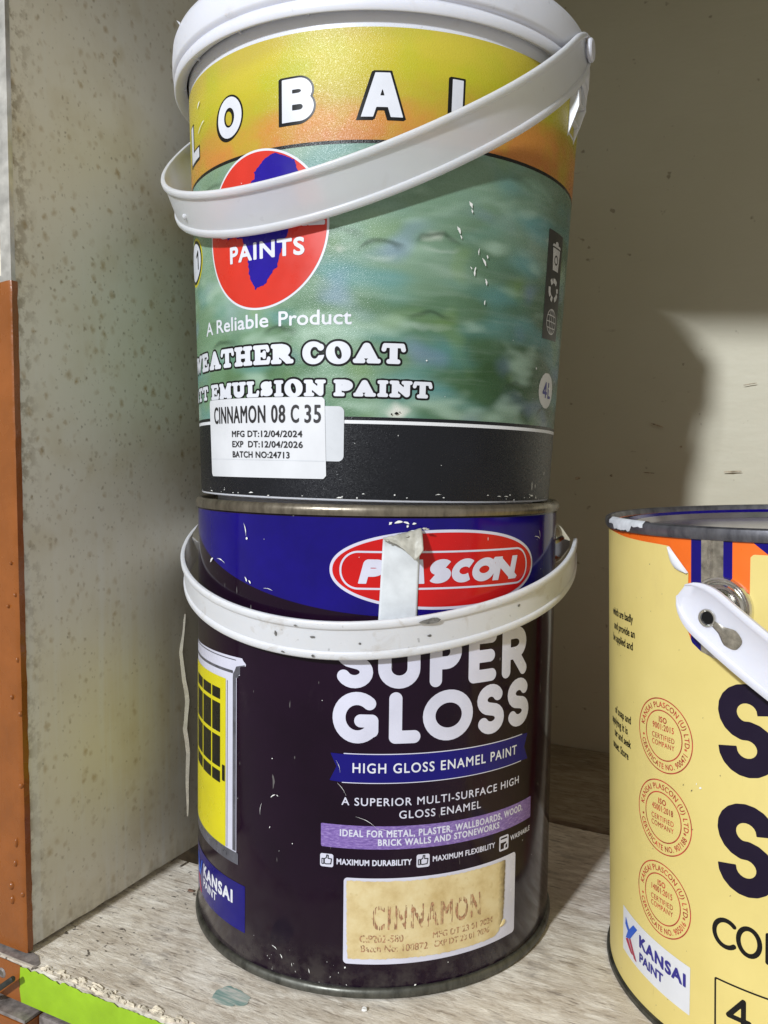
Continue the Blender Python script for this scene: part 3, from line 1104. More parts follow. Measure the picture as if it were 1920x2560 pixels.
# ------------------------------------------------------------------ the setting: wall and shelving rack
YAW = rad(27.0)
C0 = Vector((-0.147, -0.0625, 0.0))
TILT = math.tan(rad(0.7))
cw, sw = math.cos(YAW), math.sin(YAW)


def board_z(w, d):
    return -TILT * (C0.x + w * cw + d * sw)


def to_rack(x, y, z):
    r = Vector((x, y, z)) - C0
    return (r.x * cw - r.y * sw, r.x * sw + r.y * cw, z)


# back wall (setting)
bm = bmesh.new()
nx_, nz_ = 60, 60
vg = [[bm.verts.new((-0.5 + 2.2 * i / nx_, 0.38 + 0.0012 * noise.noise((i * .5, j * .5, 3.1)), -0.7 + 2.1 * j / nz_)) for i in range(nx_ + 1)] for j in range(nz_ + 1)]
for j in range(nz_):
    for i in range(nx_):
        bm.faces.new((vg[j][i], vg[j][i + 1], vg[j + 1][i + 1], vg[j + 1][i]))
wall = bm_obj("wall", bm, M['wall'], None, smooth=60)
wall.location = C0
wall.rotation_euler = (0, 0, -YAW)
wall['kind'] = 'structure'
wall['label'] = "cream plastered wall behind the tins"

bm = bmesh.new()          # scrapes and dents in the plaster
for w, z, L, h_, ang in ((0.190, 0.236, .010, .0012, -20), (0.159, 0.201, .0022, .0018, 0), (0.206, 0.221, .002, .0014, 30), (0.185, 0.203, .007, .0008, -4), (0.239, 0.204, .012, .0010, 3), (0.249, 0.262, .010, .0006, 8), (0.135, 0.199, .004, .0022, 10)):
    a_ = rad(ang)
    ring = []
    for q in range(12):
        t = 2 * math.pi * q / 12
        r_ = 1 + .45 * noise.noise((math.cos(t) * 2 + w * 90, math.sin(t) * 2, 4))
        x, y = L / 2 * r_ * math.cos(t), h_ / 2 * r_ * math.sin(t)
        ring.append(bm.verts.new((w + x * math.cos(a_) - y * math.sin(a_), 0.3774, z + x * math.sin(a_) + y * math.cos(a_))))
    bm.faces.new(ring)
ws_ = bm_obj("plaster_scrapes", bm, flat_mat("scraped_plaster", (0.36, 0.29, 0.20), 0.8, vary=0.3, scale=500), wall)
ws_['kind'] = 'stuff'

rack = thing("shelving_rack", "shelving rack with orange post, rust-stained grey side panel and worn lime-edged wooden shelf", "shelving rack", C0, (0, 0, -YAW))

# front board: height field with chipped front edge and a broken back corner
bm = bmesh.new()
wsx = list(np.arange(-0.060, 0.30, 0.0016)) + list(np.arange(0.30, 0.96, 0.02))
dsx = [0.0, 0.0008, 0.0016, 0.0026, 0.004, 0.006, 0.009] + list(np.arange(0.013, 0.232, 0.006)) + [0.2385, 0.2415]


def chip(w):
    c = max(0.0, noise.noise((w * 190, 1.3, 0.0)) + 0.55 * noise.noise((w * 520, 7.7, 0.0)))
    deep = 1.0 + 2.2 * max(0.0, noise.noise((w * 38 + 4.0, 2.2, 0.5)) + .25)
    return c * deep if w > 0.012 else 0.15 * c


rows = []
for w in wsx:
    row = []
    c = chip(w)
    for d in dsx:
        z = board_z(w, d)
        depth = 0.0012 * c
        if d < 0.006:
            z -= depth * (1 - d / 0.006) ** 1.5
        z += 0.00025 * noise.noise((w * 30, d * 220, 0)) + 0.00012 * noise.noise((w * 90, d * 900, 4))
        dd = d
        if d == dsx[0]:
            dd = 0.0004 + 0.0006 * c * (1 if w > 0.01 else 0)
        if d == dsx[-1]:
            dd = d + 0.0016 * noise.noise((w * 60, 0, 9)) + 0.0008 * noise.noise((w * 300, 2, 9))
        row.append(bm.verts.new((w, dd, z)))
    rows.append(row)


def notch(w, d):
    return w < 0.012 + 0.25 * (d - 0.103) + 0.003 * noise.noise((d * 300, 3, 1)) and d > 0.100 + 0.2 * max(0, w) + 0.002 * noise.noise((w * 400, 1, 7))


for i in range(len(wsx) - 1):
    for j in range(len(dsx) - 1):
        wc, dc = (wsx[i] + wsx[i + 1]) / 2, (dsx[j] + dsx[j + 1]) / 2
        if notch(wc, dc):
            continue
        bm.faces.new((rows[i][j], rows[i + 1][j], rows[i + 1][j + 1], rows[i][j + 1]))
bmesh.ops.delete(bm, geom=[v for v in bm.verts if not v.link_faces], context='VERTS')
edges = [e for e in bm.edges if e.is_boundary]
r = bmesh.ops.extrude_edge_only(bm, edges=edges)
for v in [g for g in r['geom'] if isinstance(g, bmesh.types.BMVert)]:
    v.co.z = board_z(v.co.x, v.co.y) - 0.0165
board = bm_obj("shelf_board", bm, M['board'], rack, smooth=50)


def front_strip(name, w0, w1, m, ragged, zbot=-0.0162, off=-0.0004, step=0.0012, parent=board):
    bm = bmesh.new()
    prev = None
    ws = np.arange(w0, w1, step)
    for w in ws:
        top = board_z(w, 0) - 0.0004 - (0.0012 * chip(w) + ragged * max(0.0, 0.35 + noise.noise((w * 130, 5, 5)) + 0.6 * noise.noise((w * 420, 2, 5))))
        edge = min(1.0, (w - w0) / 0.006)
        a = [bm.verts.new((w + 0.0009 * noise.noise((w0 * 50, zz * 900, 2)) * (1 if w < w0 + .0015 else 0), off - 0.00035 * math.sin(min(1, t * 6) * math.pi / 2) * (1 if t < .95 else .3), zz))
             for t, zz in ((t, top + (board_z(w, 0) + zbot - top) * t) for t in (0.0, 0.04, 0.3, 0.6, 0.97, 1.0))]
        if prev:
            for k in range(5):
                bm.faces.new((prev[k], a[k], a[k + 1], prev[k + 1]))
        prev = a
    return bm_obj(name, bm, m, parent, smooth=60)


front_strip("paint_edge", 0.0, 0.62, M['green_paint'], 0.0016)["label"] = "lime green painted front edge"
front_strip("paint_edge", -0.060, 0.0002, M['orange_paint'], 0.0002)["label"] = "orange painted front edge"
# brown-grey painted top strip at the board's left front corner
bm = bmesh.new()
prev = None
for i in range(60):
    w = -0.058 + 0.0655 * i / 59
    dmax = 0.0072 - (0.004 * max(0, (w - 0.002)) / 0.0055) + 0.0008 * noise.noise((w * 300, 0, 2))
    a = [bm.verts.new((w, d, board_z(w, d) + 0.00035)) for d in (0.0012, dmax * .5, max(0.0016, dmax))]
    if prev:
        for k in range(2):
            bm.faces.new((prev[k], a[k], a[k + 1], prev[k + 1]))
    prev = a
bm_obj("paint_patch", bm, M['grey_ledge'], board, smooth=60)

# torn raw wood along the worn front edge
bm = bmesh.new()
for i in range(150):
    w = 0.012 + 0.13 * random.random()
    d = 0.0008 + 0.0035 * random.random() ** 1.5
    L = 0.0010 + 0.0034 * random.random()
    tk = 0.00012 + 0.00028 * random.random()
    z = board_z(w, d) + 0.0001 - 0.0008 * chip(w) * (1 - d / .006)
    a = (random.random() - .5) * 0.7
    p = [(-L / 2, -tk, 0), (L / 2, -tk * .5, 0.0001), (L / 2 * .7, tk, 0.0003), (-L / 2 * .8, tk, 0.0004)]
    vv = [bm.verts.new((w + x * math.cos(a) - y * math.sin(a), d + x * math.sin(a) + y * math.cos(a), z + zz + tk)) for x, y, zz in p]
    vb = [bm.verts.new((v.co.x, v.co.y, v.co.z - tk - .0005)) for v in vv]
    bm.faces.new(vv)
    for k in range(4):
        bm.faces.new((vv[k], vb[k], vb[(k + 1) % 4], vv[(k + 1) % 4]))
spl = bm_obj("wood_splinters", bm, M['raw_wood'], board)
spl['kind'] = 'stuff'

# teal paint stain soaked into the board
sx, sy, _ = to_rack(-0.0554, -0.0830, 0)
bm = bmesh.new()
ring = []
ctr = bm.verts.new((sx, sy, board_z(sx, sy) + 0.00032))
for i in range(48):
    a = 2 * math.pi * i / 48
    rr = (0.0064 if math.cos(a - 0.5) > 0 else 0.0078) * (1 + 0.30 * noise.noise((math.cos(a) * 1.4, math.sin(a) * 1.4, 8)) + 0.12 * noise.noise((math.cos(a) * 5, math.sin(a) * 5, 3)))
    w, d = sx + rr * 1.2 * math.cos(a), sy + rr * 0.72 * math.sin(a)
    ring.append(bm.verts.new((w, d, board_z(w, d) + 0.00028)))
for i in range(48):
    bm.faces.new((ctr, ring[i], ring[(i + 1) % 48]))
bm_obj("paint_stain", bm, M['teal_stain'], board, smooth=60)

# rear plank
bm = bmesh.new()
rows = []
for w in np.arange(-0.06, 0.96, 0.006):
    row = []
    for q, d in enumerate((0.245, 0.2465, 0.25, 0.27, 0.30, 0.34, 0.3785)):
        dd = d + (0.0022 * noise.noise((w * 45, 3, 3)) + 0.001 * noise.noise((w * 200, 3, 3)) if q == 0 else 0)
        row.append(bm.verts.new((w, dd, board_z(w, dd) + 0.0008 - (0.002 + 0.001 * noise.noise((w * 90, 1, 1)) if q == 0 else 0))))
    rows.append(row)
for i in range(len(rows) - 1):
    for j in range(6):
        bm.faces.new((rows[i][j], rows[i + 1][j], rows[i + 1][j + 1], rows[i][j + 1]))
r = bmesh.ops.extrude_edge_only(bm, edges=[e for e in bm.edges if e.is_boundary])
for v in [g for g in r['geom'] if isinstance(g, bmesh.types.BMVert)]:
    v.co.z -= 0.016
bm_obj("rear_board", bm, M['rear_board'], rack, smooth=50)

# side panel: folded sheet with a faint crease and ragged paint border
bm = bmesh.new()
ys = [0.0075] + list(np.arange(0.010, 0.378, 0.004))
zs = [0.0] + list(np.arange(0.004, 0.62, 0.006))
rows = []
for y in ys:
    row = []
    for z in zs:
        x = -0.0035 + 0.0004 * noise.noise((y * 14, z * 6, 1.0))
        x += 0.0009 * math.exp(-((y - 0.1075 - 0.0012 * math.sin(z * 140)) / 0.0016) ** 2) * max(0.0, min(1.0, (z - .02) * 30, (.150 - z) * 30))
        zz = z if z > 0 else board_z(0, y) + 0.0022 + 0.0006 * noise.noise((y * 110, 0, 3)) + (0.004 * max(0, (y - 0.06)) / 0.06 if y < .2 else .0055)
        yy = y + (0.0006 * noise.noise((0, z * 120, 4)) if y < 0.008 else 0)
        row.append(bm.verts.new((x, yy, zz)))
    rows.append(row)
for i in range(len(ys) - 1):
    for j in range(len(zs) - 1):
        bm.faces.new((rows[i][j], rows[i + 1][j], rows[i + 1][j + 1], rows[i][j + 1]))
r = bmesh.ops.extrude_edge_only(bm, edges=[e for e in bm.edges if e.is_boundary])
for v in [g for g in r['geom'] if isinstance(g, bmesh.types.BMVert)]:
    v.co.x = -0.018
panel = bm_obj("side_panel", bm, M['panel'], rack, smooth=50)

# bright wavy glint beside the dark tin, shaped as a raised metal ridge
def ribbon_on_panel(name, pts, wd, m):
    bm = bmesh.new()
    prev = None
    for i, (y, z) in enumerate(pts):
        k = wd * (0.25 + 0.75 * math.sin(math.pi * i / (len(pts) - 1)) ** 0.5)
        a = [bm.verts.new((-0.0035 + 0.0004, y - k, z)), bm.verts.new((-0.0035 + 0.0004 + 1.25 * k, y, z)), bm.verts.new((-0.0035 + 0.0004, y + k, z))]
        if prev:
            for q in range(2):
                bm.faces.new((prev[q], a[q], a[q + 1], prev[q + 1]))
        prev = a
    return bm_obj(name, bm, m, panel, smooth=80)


M['glint'] = flat_mat("glint_metal", (0.86, 0.85, 0.78), 0.3, metal=0.9, vary=0.06, scale=300)
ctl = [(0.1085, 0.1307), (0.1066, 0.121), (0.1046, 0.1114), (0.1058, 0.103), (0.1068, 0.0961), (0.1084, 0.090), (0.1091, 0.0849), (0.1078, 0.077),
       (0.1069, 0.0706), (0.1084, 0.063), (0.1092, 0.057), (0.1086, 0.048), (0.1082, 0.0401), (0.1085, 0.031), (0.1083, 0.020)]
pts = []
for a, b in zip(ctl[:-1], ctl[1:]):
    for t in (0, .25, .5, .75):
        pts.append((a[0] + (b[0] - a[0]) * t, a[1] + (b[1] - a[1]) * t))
ribbon_on_panel("glint_ridge", pts, 0.0014, M['glint'])

# post: flat slotted flange, bare metal above, brushed orange below
def plate_with_slots(name, x0, x1, y0, y1, z0, z1, m, slots=()):
    bm = bmesh.new()
    cutz = sorted({z0, z1} | {z for s in slots for z in (s[2], s[3])})
    cutx = sorted({x0, x1} | {x for s in slots for x in (s[0], s[1])})
    for a, b in zip(cutx[:-1], cutx[1:]):
        for c, d in zip(cutz[:-1], cutz[1:]):
            mx, mz = (a + b) / 2, (c + d) / 2
            if any(s[0] < mx < s[1] and s[2] < mz < s[3] for s in slots):
                continue
            box(bm, a, b, y0, y1, c, d)
    bmesh.ops.remove_doubles(bm, verts=bm.verts, dist=1e-6)
    dup = {}
    for f in list(bm.faces):
        dup.setdefault(tuple(sorted(v.index for v in f.verts)), []).append(f)
    bm.verts.index_update()
    dup = {}
    for f in list(bm.faces):
        dup.setdefault(tuple(sorted(v.index for v in f.verts)), []).append(f)
    for fs in dup.values():
        if len(fs) > 1:
            bmesh.ops.delete(bm, geom=fs, context='FACES_ONLY')
    return bm_obj(name, bm, m, rack)


slots = [(-0.0125, -0.0080, z, z + 0.024) for z in (0.285, 0.337, 0.389, 0.441)]
post = plate_with_slots("post", -0.045, -0.0022, 0.0050, 0.0071, 0.003, 0.62, M['galv'], slots)
bm = bmesh.new()
prev = None
zs = np.arange(0.0032, 0.2835, 0.0022)
for i, z in enumerate(zs):
    top = max(0.0, (z - 0.277) / 0.0065)
    wr = -0.0019 + 0.00025 * noise.noise((z * 160, 1, 1)) + 0.0007 * max(0, noise.noise((z * 75, 4, 4)) - .3)
    n1 = 0.00022 * noise.noise((z * 260, 9, 9))
    back = 0.0078 + 0.0005 * noise.noise((z * 140, 2, 8))
    x_lo = -0.0450 + 0.030 * top
    a = [bm.verts.new(p) for p in ((x_lo, 0.0047, z + .002 * top), (-0.030, 0.0047 + n1, z), (-0.014, 0.0047 - n1, z - .001 * top), (-0.0045, 0.0046 + n1 * .5, z), (wr - .0006, 0.0046, z), (wr, 0.0050, z), (wr, back, z))]
    if prev:
        for q in range(6):
            bm.faces.new((prev[q], prev[q + 1], a[q + 1], a[q]))
    prev = a
op = bm_obj("painted_sleeve", bm, M['orange_paint'], post, smooth=50)
op['label'] = "brushed orange paint on the lower post"
# paint runs and dried drops on the post
bm = bmesh.new()
for w, z, rx, rz in [(-0.0035, 0.0285, .0012, .0014), (-0.0030, 0.075, .0011, .0013), (-0.0024, 0.1055, .0010, .0012), (-0.0105, 0.0305, .0016, .0018), (-0.0100, 0.0245, .0012, .0020),
                     (-0.0065, 0.050, .0008, .0022), (-0.0074, 0.041, .0009, .0016), (-0.0068, 0.1120, .0007, .0012), (-0.0078, 0.150, .0006, .001), (-0.0055, 0.168, .0006, .0009), (-0.0030, 0.128, .0006, .0013), (-0.0034, 0.155, .0006, .001)]:
    rings = []
    for k, (f, h) in enumerate(((1.0, 0.0), (0.8, .0006), (0.45, .0010))):
        rings.append([bm.verts.new((w + rx * f * math.cos(a), 0.0046 - h, z + rz * f * math.sin(a))) for a in np.linspace(0, 2 * math.pi, 13)[:-1]])
    for k in range(2):
        for q in range(12):
            bm.faces.new((rings[k][q], rings[k][(q + 1) % 12], rings[k + 1][(q + 1) % 12], rings[k + 1][q]))
    bm.faces.new(rings[2])
dr = bm_obj("paint_drips", bm, M['orange_paint'], post, smooth=80)
dr['kind'] = 'stuff'

# frame below the board
bm = bmesh.new()
box(bm, -0.060, 0.0078, -0.0055, 0.006, -0.060, -0.0190)
lower = bm_obj("lower_post", bm, M['orange_paint'], rack, bevel=0.0008)
bm = bmesh.new()
for i in range(24):
    pass
box(bm, -0.060, 0.0076, -0.0052, 0.0045, -0.0188, -0.0174)
bm_obj("ledge", bm, M['grey_ledge'], lower, bevel=0.0003)
bm = bmesh.new()
box(bm, 0.0082, 0.60, 0.0012, 0.012, -0.055, -0.0185)
bm_obj("front_rail", bm, M['grey_ledge'], rack, bevel=0.0008)
# bolt hole ring and steel pin in the board's orange end
bm = bmesh.new()
for k in range(20):
    a0, a1 = 2 * math.pi * k / 20, 2 * math.pi * (k + 1) / 20
    v = [bm.verts.new((-0.0108 + r_ * math.cos(a), y, -0.0047 + r_ * math.sin(a))) for a, r_, y in ((a0, .0022, -.0008), (a1, .0022, -.0008), (a1, .0014, -.0013), (a0, .0014, -.0013))]
    bm.faces.new(v)
    u_ = [bm.verts.new((-0.0108 + r_ * math.cos(a), y, -0.0047 + r_ * math.sin(a))) for a, r_, y in ((a0, .0014, -.0013), (a1, .0014, -.0013), (a1, .0012, -.00085), (a0, .0012, -.00085))]
    bm.faces.new(u_)
bm_obj("hole_ring", bm, M['grey_ledge'], rack, smooth=60)
disc_stack("hole_plug", [(0.00135, 0), (0.0013, .0002), (0.0006, .0002)], M['dirt'], rack, (-0.0108, -0.0007, -0.0047), (0, -1, 0), n=20)
pin_a, pin_b = Vector((0.0024, -0.0058, -0.0006)), Vector((-0.030, -0.0064, -0.0255))
disc_stack("steel_pin", [(0.0009, 0), (0.00115, .0003), (0.00115, .0405), (0.0009, .0409)], M['dark_steel'], rack, pin_b, pin_a - pin_b, n=20)

bm = bmesh.new()
box(bm, -0.25, 0.014, 0.1300, 0.1325, -0.30, 0.0048)  # rear post widened into an added dark plate that shades the panel gap
box(bm, 0.0115, 0.014, 0.1325, 0.16, -0.30, 0.0040)
bm_obj("shade_post", bm, flat_mat("shade_post_brown", (0.07, 0.045, 0.018), 0.6, vary=0.3, scale=120), rack)

# unseen upper shelf; the front lip is added to throw the wall's shadow line
bm = bmesh.new()
box(bm, -0.06, 0.96, 0.003, 0.3785, 0.560, 0.576)
bm_obj("unseen_upper_board", bm, M['rear_board'], rack)
bm = bmesh.new()
box(bm, -0.06, 0.96, 0.0, 0.0026, 0.4545, 0.580)
for v in bm.verts:
    v.co.z -= 0.085 * (v.co.x - 0.2)              # slanted to set the slope of its shadow line
bm_obj("shadow_lip", bm, M['green_paint'], rack)

# ------------------------------------------------------------------ dark tin
def circ_pts(cu, cv, ru, rv, n=40, p=2.0):
    out = []
    for i in range(n):
        a = 2 * math.pi * i / n
        c, s = math.cos(a), math.sin(a)
        out.append((cu + ru * math.copysign(abs(c) ** (2 / p), c), cv + rv * math.copysign(abs(s) ** (2 / p), s)))
    return out


RT = 0.08346
dark = thing("paint_tin", "dark aubergine gloss paint tin with blue top band and red oval, bearing the plastic bucket", "paint tin", (-0.0018, 0, 0.0004), (0, rad(0.7), 0))
dbody = lathe("body", [(0.0805, 0.004), (RT - .0004, 0.0042), (RT, 0.0050), (RT, 0.1870), (RT - .0003, 0.1885), (0.0800, 0.1887)], M['aubergine'], dark, n=256)
lathe("bottom_rim", [(0.0800, 0.0004), (0.0832, 0.0), (0.0846, 0.0008), (0.0848, 0.0022), (0.0844, 0.0036), (0.0836, 0.0042), (0.0800, 0.0042)], M['dark_rim'], dark, n=256)
lathe("top_rim", [(0.0835, 0.1884), (0.0843, 0.1886), (0.08465, 0.1896), (0.0847, 0.1908), (0.0843, 0.1921), (0.0833, 0.1928), (0.0820, 0.1926), (0.0812, 0.1912), (0.0811, 0.1875)], M['worn_rim'], dark, n=256)
lathe("tin_lid", [(0.0812, 0.1875), (0.0800, 0.1868), (0.0790, 0.1872), (0.0700, 0.1874), (0.0690, 0.1880), (0.0002, 0.1880)], M['worn_rim'], dark, n=128)
SK = Skin(RT, 0.0)


def tprint(name, pts, layer, m, **kw):
    return put_poly(name, SK, pts, layer, m, dbody, **kw)


# blue sweep
pts = [(u, 150.0 + 0.0018 * (u - 18) ** 2) for u in np.linspace(-128, 128, 90)]
pts = [p for p in pts if p[1] < 187.0]
pts = [(pts[0][0] - 1, 187.8)] + pts + [(pts[-1][0] + 1, 187.8)]
sweep = tprint("blue_sweep", pts, 1, M['tin_blue'], h=0.8)
# oval emblem
us, vs = grid(-19, 76, 151, 185, 0.25)
F = ell_field(us, vs, 28.2, 168.1, 45.8, 15.4, 2.15)
put("emblem_border", SK, us, vs, F, 2, M['print_lilac'], dbody)
put("emblem", SK, us, vs, F - 1.1, 3, M['tin_red'], dbody)
st = rrect_field(us, vs, -13.7, 69.4, 160.6, 175.4, 7.2)
put("emblem_line", SK, us, vs, np.minimum(st, 0.75 - st), 4, M['print_lilac'], dbody)
us, vs, F = letters_geo([(c_, a_, b_, 162.9, 172.2) for c_, a_, b_ in (('P', -6.6, 2.6), ('L', 3.2, 9.6), ('A', 8.6, 18.9), ('S', 19.4, 28.6), ('C', 28.8, 38.4), ('O', 37.8, 49.0), ('N', 48.6, 60.4))], 3.15, 0.2, butt=True, shear=0.26)
put("lettering", SK, us, vs, F, 5, M['print_lilac'], dbody)
# name
t_ = 5.05
items = [('S', -15.0, -0.6, 122.6, 143.0), ('U', 1.5, 17.8, 122.6, 143.0), ('P', 21.6, 35.0, 122.6, 143.0), ('E', 38.2, 51.9, 122.6, 143.0), ('R', 55.1, 71.3, 122.4, 143.0),
         ('G', -15.9, 2.1, 101.2, 121.2), ('L', 5.9, 18.2, 101.2, 121.2), ('O', 19.1, 40.5, 101.2, 121.2), ('S', 42.5, 56.6, 101.0, 121.2), ('S', 58.8, 73.4, 101.0, 121.2)]
us, vs, F = letters_geo(items, t_, 0.22)
put("lettering", SK, us, vs, F, 1, M['print_lilac'], dbody)
# ribbon
tprint("ribbon", [(-16.6, 97.0), (-11.4, 96.8), (-11.3, 97.3), (68.5, 97.0), (73.2, 96.6), (70.9, 91.2), (73.7, 85.6), (68.0, 86.0), (-11.9, 85.8), (-16.9, 86.2), (-14.2, 91.8)], 1, M['tin_ribbon'], h=0.3)
tprint("ribbon_line", [(-11.4, 96.9), (69, 96.9), (69, 97.25), (-11.4, 97.25)], 2, M['print_lilac'], h=0.12)
tprint("ribbon_line", [(-12.0, 85.55), (68.6, 85.75), (68.6, 86.05), (-12.0, 85.85)], 2, M['print_lilac'], h=0.12)
W = dict(bold=0.16)
put_sans("lettering", SK, "HIGH GLOSS ENAMEL PAINT", -7.9, 65.2, 89.75, 3.7, 3, M['print_white'], dbody, bold=0.07, spacing=1.16)
put_sans("lettering", SK, "A SUPERIOR MULTI-SURFACE HIGH", -12.1, 67.3, 76.85, 3.0, 1, M['print_lilac'], dbody, bold=0.04, spacing=1.14)
put_sans("lettering", SK, "GLOSS ENAMEL", 10.3, 45.3, 71.75, 3.0, 1, M['print_lilac'], dbody, bold=0.04, spacing=1.14)
tprint("lilac_band", [(-20.2, 69.0), (77.3, 68.4), (77.4, 59.3), (-20.1, 59.8)], 1, M['lilac_band'], h=0.5)
put_sans("lettering", SK, "IDEAL FOR METAL, PLASTER, WALLBOARDS, WOOD,", -12.6, 70.4, 64.6, 2.55, 2, M['print_lilac'], dbody, bold=0.11, spacing=1.14)
put_sans("lettering", SK, "BRICK WALLS AND STONEWORKS", 2.2, 55.4, 61.25, 2.4, 2, M['print_lilac'], dbody, bold=0.11, spacing=1.14)
put_sans("lettering", SK, "MAXIMUM DURABILITY", -13.8, 15.5, 53.25, 2.15, 1, M['print_lilac'], dbody, bold=0.10, spacing=1.08)
put_sans("lettering", SK, "MAXIMUM FLEXIBILITY", 24.0, 53.2, 53.6, 2.1, 1, M['print_lilac'], dbody, bold=0.08, spacing=1.08)
put_sans("lettering", SK, "WASHABLE", 62.4, 77.0, 53.8, 2.0, 1, M['print_lilac'], dbody, bold=0.06, spacing=1.08)
for u0 in (-20.4, 17.4):                       # thumbs-up badges
    put_rrect("badge", SK, u0, u0 + 5.3, 51.8, 57.0, 0.8, 1, M['print_lilac'], dbody, h=0.2)
    th = [(1.7, 1.3), (1.7, 3.0), (2.5, 3.5), (2.7, 4.6), (3.3, 4.5), (3.2, 3.3), (4.6, 3.2), (4.5, 2.4), (4.3, 1.2), (2.3, 1.0)]
    us, vs = grid(u0 - .5, u0 + 6, 51.3, 57.5, 0.13)
    F = poly_field(us, vs, [(u0 + a, 51.9 + b) for a, b in th])
    F2 = rrect_field(us, vs, u0 + 0.7, u0 + 1.5, 52.9, 55.0, .1)
    F = np.maximum(np.minimum(F + .2, .2 - F), np.minimum(F2 + .15, .2 - F2))
    put("badge_hand", SK, us, vs, F, 2, M['print_black'], dbody)
us, vs = grid(54.5, 62.2, 50.0, 58.0, 0.15)
F = rrect_field(us, vs, 55.6, 61.2, 50.9, 57.1, 0.8)
F = np.minimum(F, np.maximum(.75 - F, -9))
G = np.full(F.shape, -9.0)
for p_, w_ in (([(56.8, 55.0), (60.0, 55.0)], 1.3), ([(60.0, 55.0), (60.2, 53.6), (58.9, 53.0)], .6), ([(58.9, 53.0), (58.9, 51.6)], .9)):
    stroke_field(G, us, vs, p_, w_)
put("badge", SK, us, vs, np.maximum(F, G), 1, M['print_lilac'], dbody)
# colour plate with its glued paper
put_rrect("plate", SK, -10.9, 66.1, 13.9, 48.2, 1.5, 1, M['print_lilac'], dbody, h=0.4)
paper = put_poly("paper_label", SK, [(-9.8, 47.2), (20, 47.0), (40, 47.0), (59.2, 46.8), (58.9, 30), (58.4, 22.5), (55.8, 17.5), (53.5, 16.3), (30, 16.0), (10, 16.2), (-9.2, 16.0), (-9.6, 30)], 4, M['aged_paper'], dark, h=0.3, wob=0.35)
us, vs, F = text_sans("CINNAMON", 0.2, 46.0, 28.0, 9.2, bold=0.22, h=0.16, spacing=1.2)
V_ = np.array([[0.62 * noise.noise((u * 2.9, v * 0.06, 5)) + 0.35 * noise.noise((u * 0.5, v * .5, 1)) for u in us] for v in vs])
put("lettering", SK, us, vs, np.minimum(F, V_ + 0.04), 5, M['ink_brown'], paper)
for tx, a, b, v0, cp in (("C:P202-580", -4.5, 12.6, 22.8, 2.8), ("Batch No: 100872", -4.0, 22.4, 19.0, 2.7), ("MFG DT 23 01 2024", 24.3, 52.4, 22.9, 2.4), ("EXP DT 23 01 2026", 25.2, 50.6, 19.2, 2.4)):
    us, vs, F = text_sans(tx, a, b, v0, cp, bold=0.06, h=0.13)
    V_ = np.array([[0.5 * noise.noise((u * 2.2, v * 0.9, 8)) for u in us] for v in vs])
    put("lettering", SK, us, vs, np.minimum(F, V_ + 0.08), 5, M['ink_brown'], paper)
# glue blob on the plate
p = SK.map(np.array([58.5]), np.array([20.2]), 0.0)[0]
bm = bmesh.new()
bmesh.ops.create_icosphere(bm, subdivisions=3, radius=1.0)
for v in bm.verts:
    s = 1 + 0.25 * noise.noise(v.co * 1.8)
    q = Vector((v.co.x * 0.0021 * s, v.co.y * 0.0006 * s, v.co.z * 0.0010 * s))
    q.rotate(Matrix.Rotation(rad(-28), 3, 'Y'))
    q.rotate(Matrix.Rotation(58.5 / 83.46, 3, 'Z'))
    v.co = q + Vector(p)
bm_obj("glue_blob", bm, M['wax'], dark, smooth=80)

# printed door picture at the left
tprint("door_frame", [(-128, 127.5), (-92, 128.6), (-58.2, 129.1), (-57.6, 128.2), (-55.9, 127.0), (-56.2, 126.0), (-59.5, 125.5), (-59.6, 121.8), (-60.6, 121.6), (-61.7, 121.8), (-61.7, 47.4), (-128, 47.4)], 1, M['print_lilac'], h=0.35)
tprint("door_shade", [(-63.0, 123.2), (-61.9, 125.2), (-56.6, 126.6), (-56.3, 126.0), (-59.5, 125.5), (-59.6, 122.2), (-60.4, 121.8), (-60.6, 120.6), (-62.0, 120.6), (-62.0, 48), (-64.2, 48), (-64.2, 120), (-64.0, 122)], 2, M['print_grey'], h=0.22)
tprint("door_shade", [(-128, 121.6), (-64.1, 122.0), (-64.1, 123.2), (-128, 122.8)], 2, M['print_grey'], h=0.3)
tprint("door_shade", [(-128, 127.2), (-62, 127.6), (-62, 128.0), (-128, 127.7)], 2, M['print_grey'], h=0.2)
tprint("door_shade", [(-68.4, 48), (-68.4, 118.4), (-67.9, 118.4), (-67.9, 48)], 2, M['print_grey'], h=0.2)
tprint("door_shade", [(-128, 47.6), (-60.4, 47.6), (-60.4, 42.7), (-128, 42.7)], 2, M['print_grey'], h=0.35)
tprint("door_leaf", [(-128, 118.9), (-69.2, 118.9), (-69.2, 47.7), (-128, 47.7)], 3, M['print_yellow'], h=0.5)
for a, b in ((-81.2, -73.6), (-92.8, -82.4), (-106, -94.2)):
    for c_, d_ in ((109.2, 113.9), (95.1, 107.5), (80.2, 93.4), (73.6, 78.6)):
        put_rrect("door_pane", SK, a, b, c_, d_, 0.15, 4, M['print_black'], dbody, h=0.4)
put_rrect("door_lock", SK, -72.0, -69.7, 75.2, 82.0, 0.1, 4, M['print_black'], dbody, h=0.3)
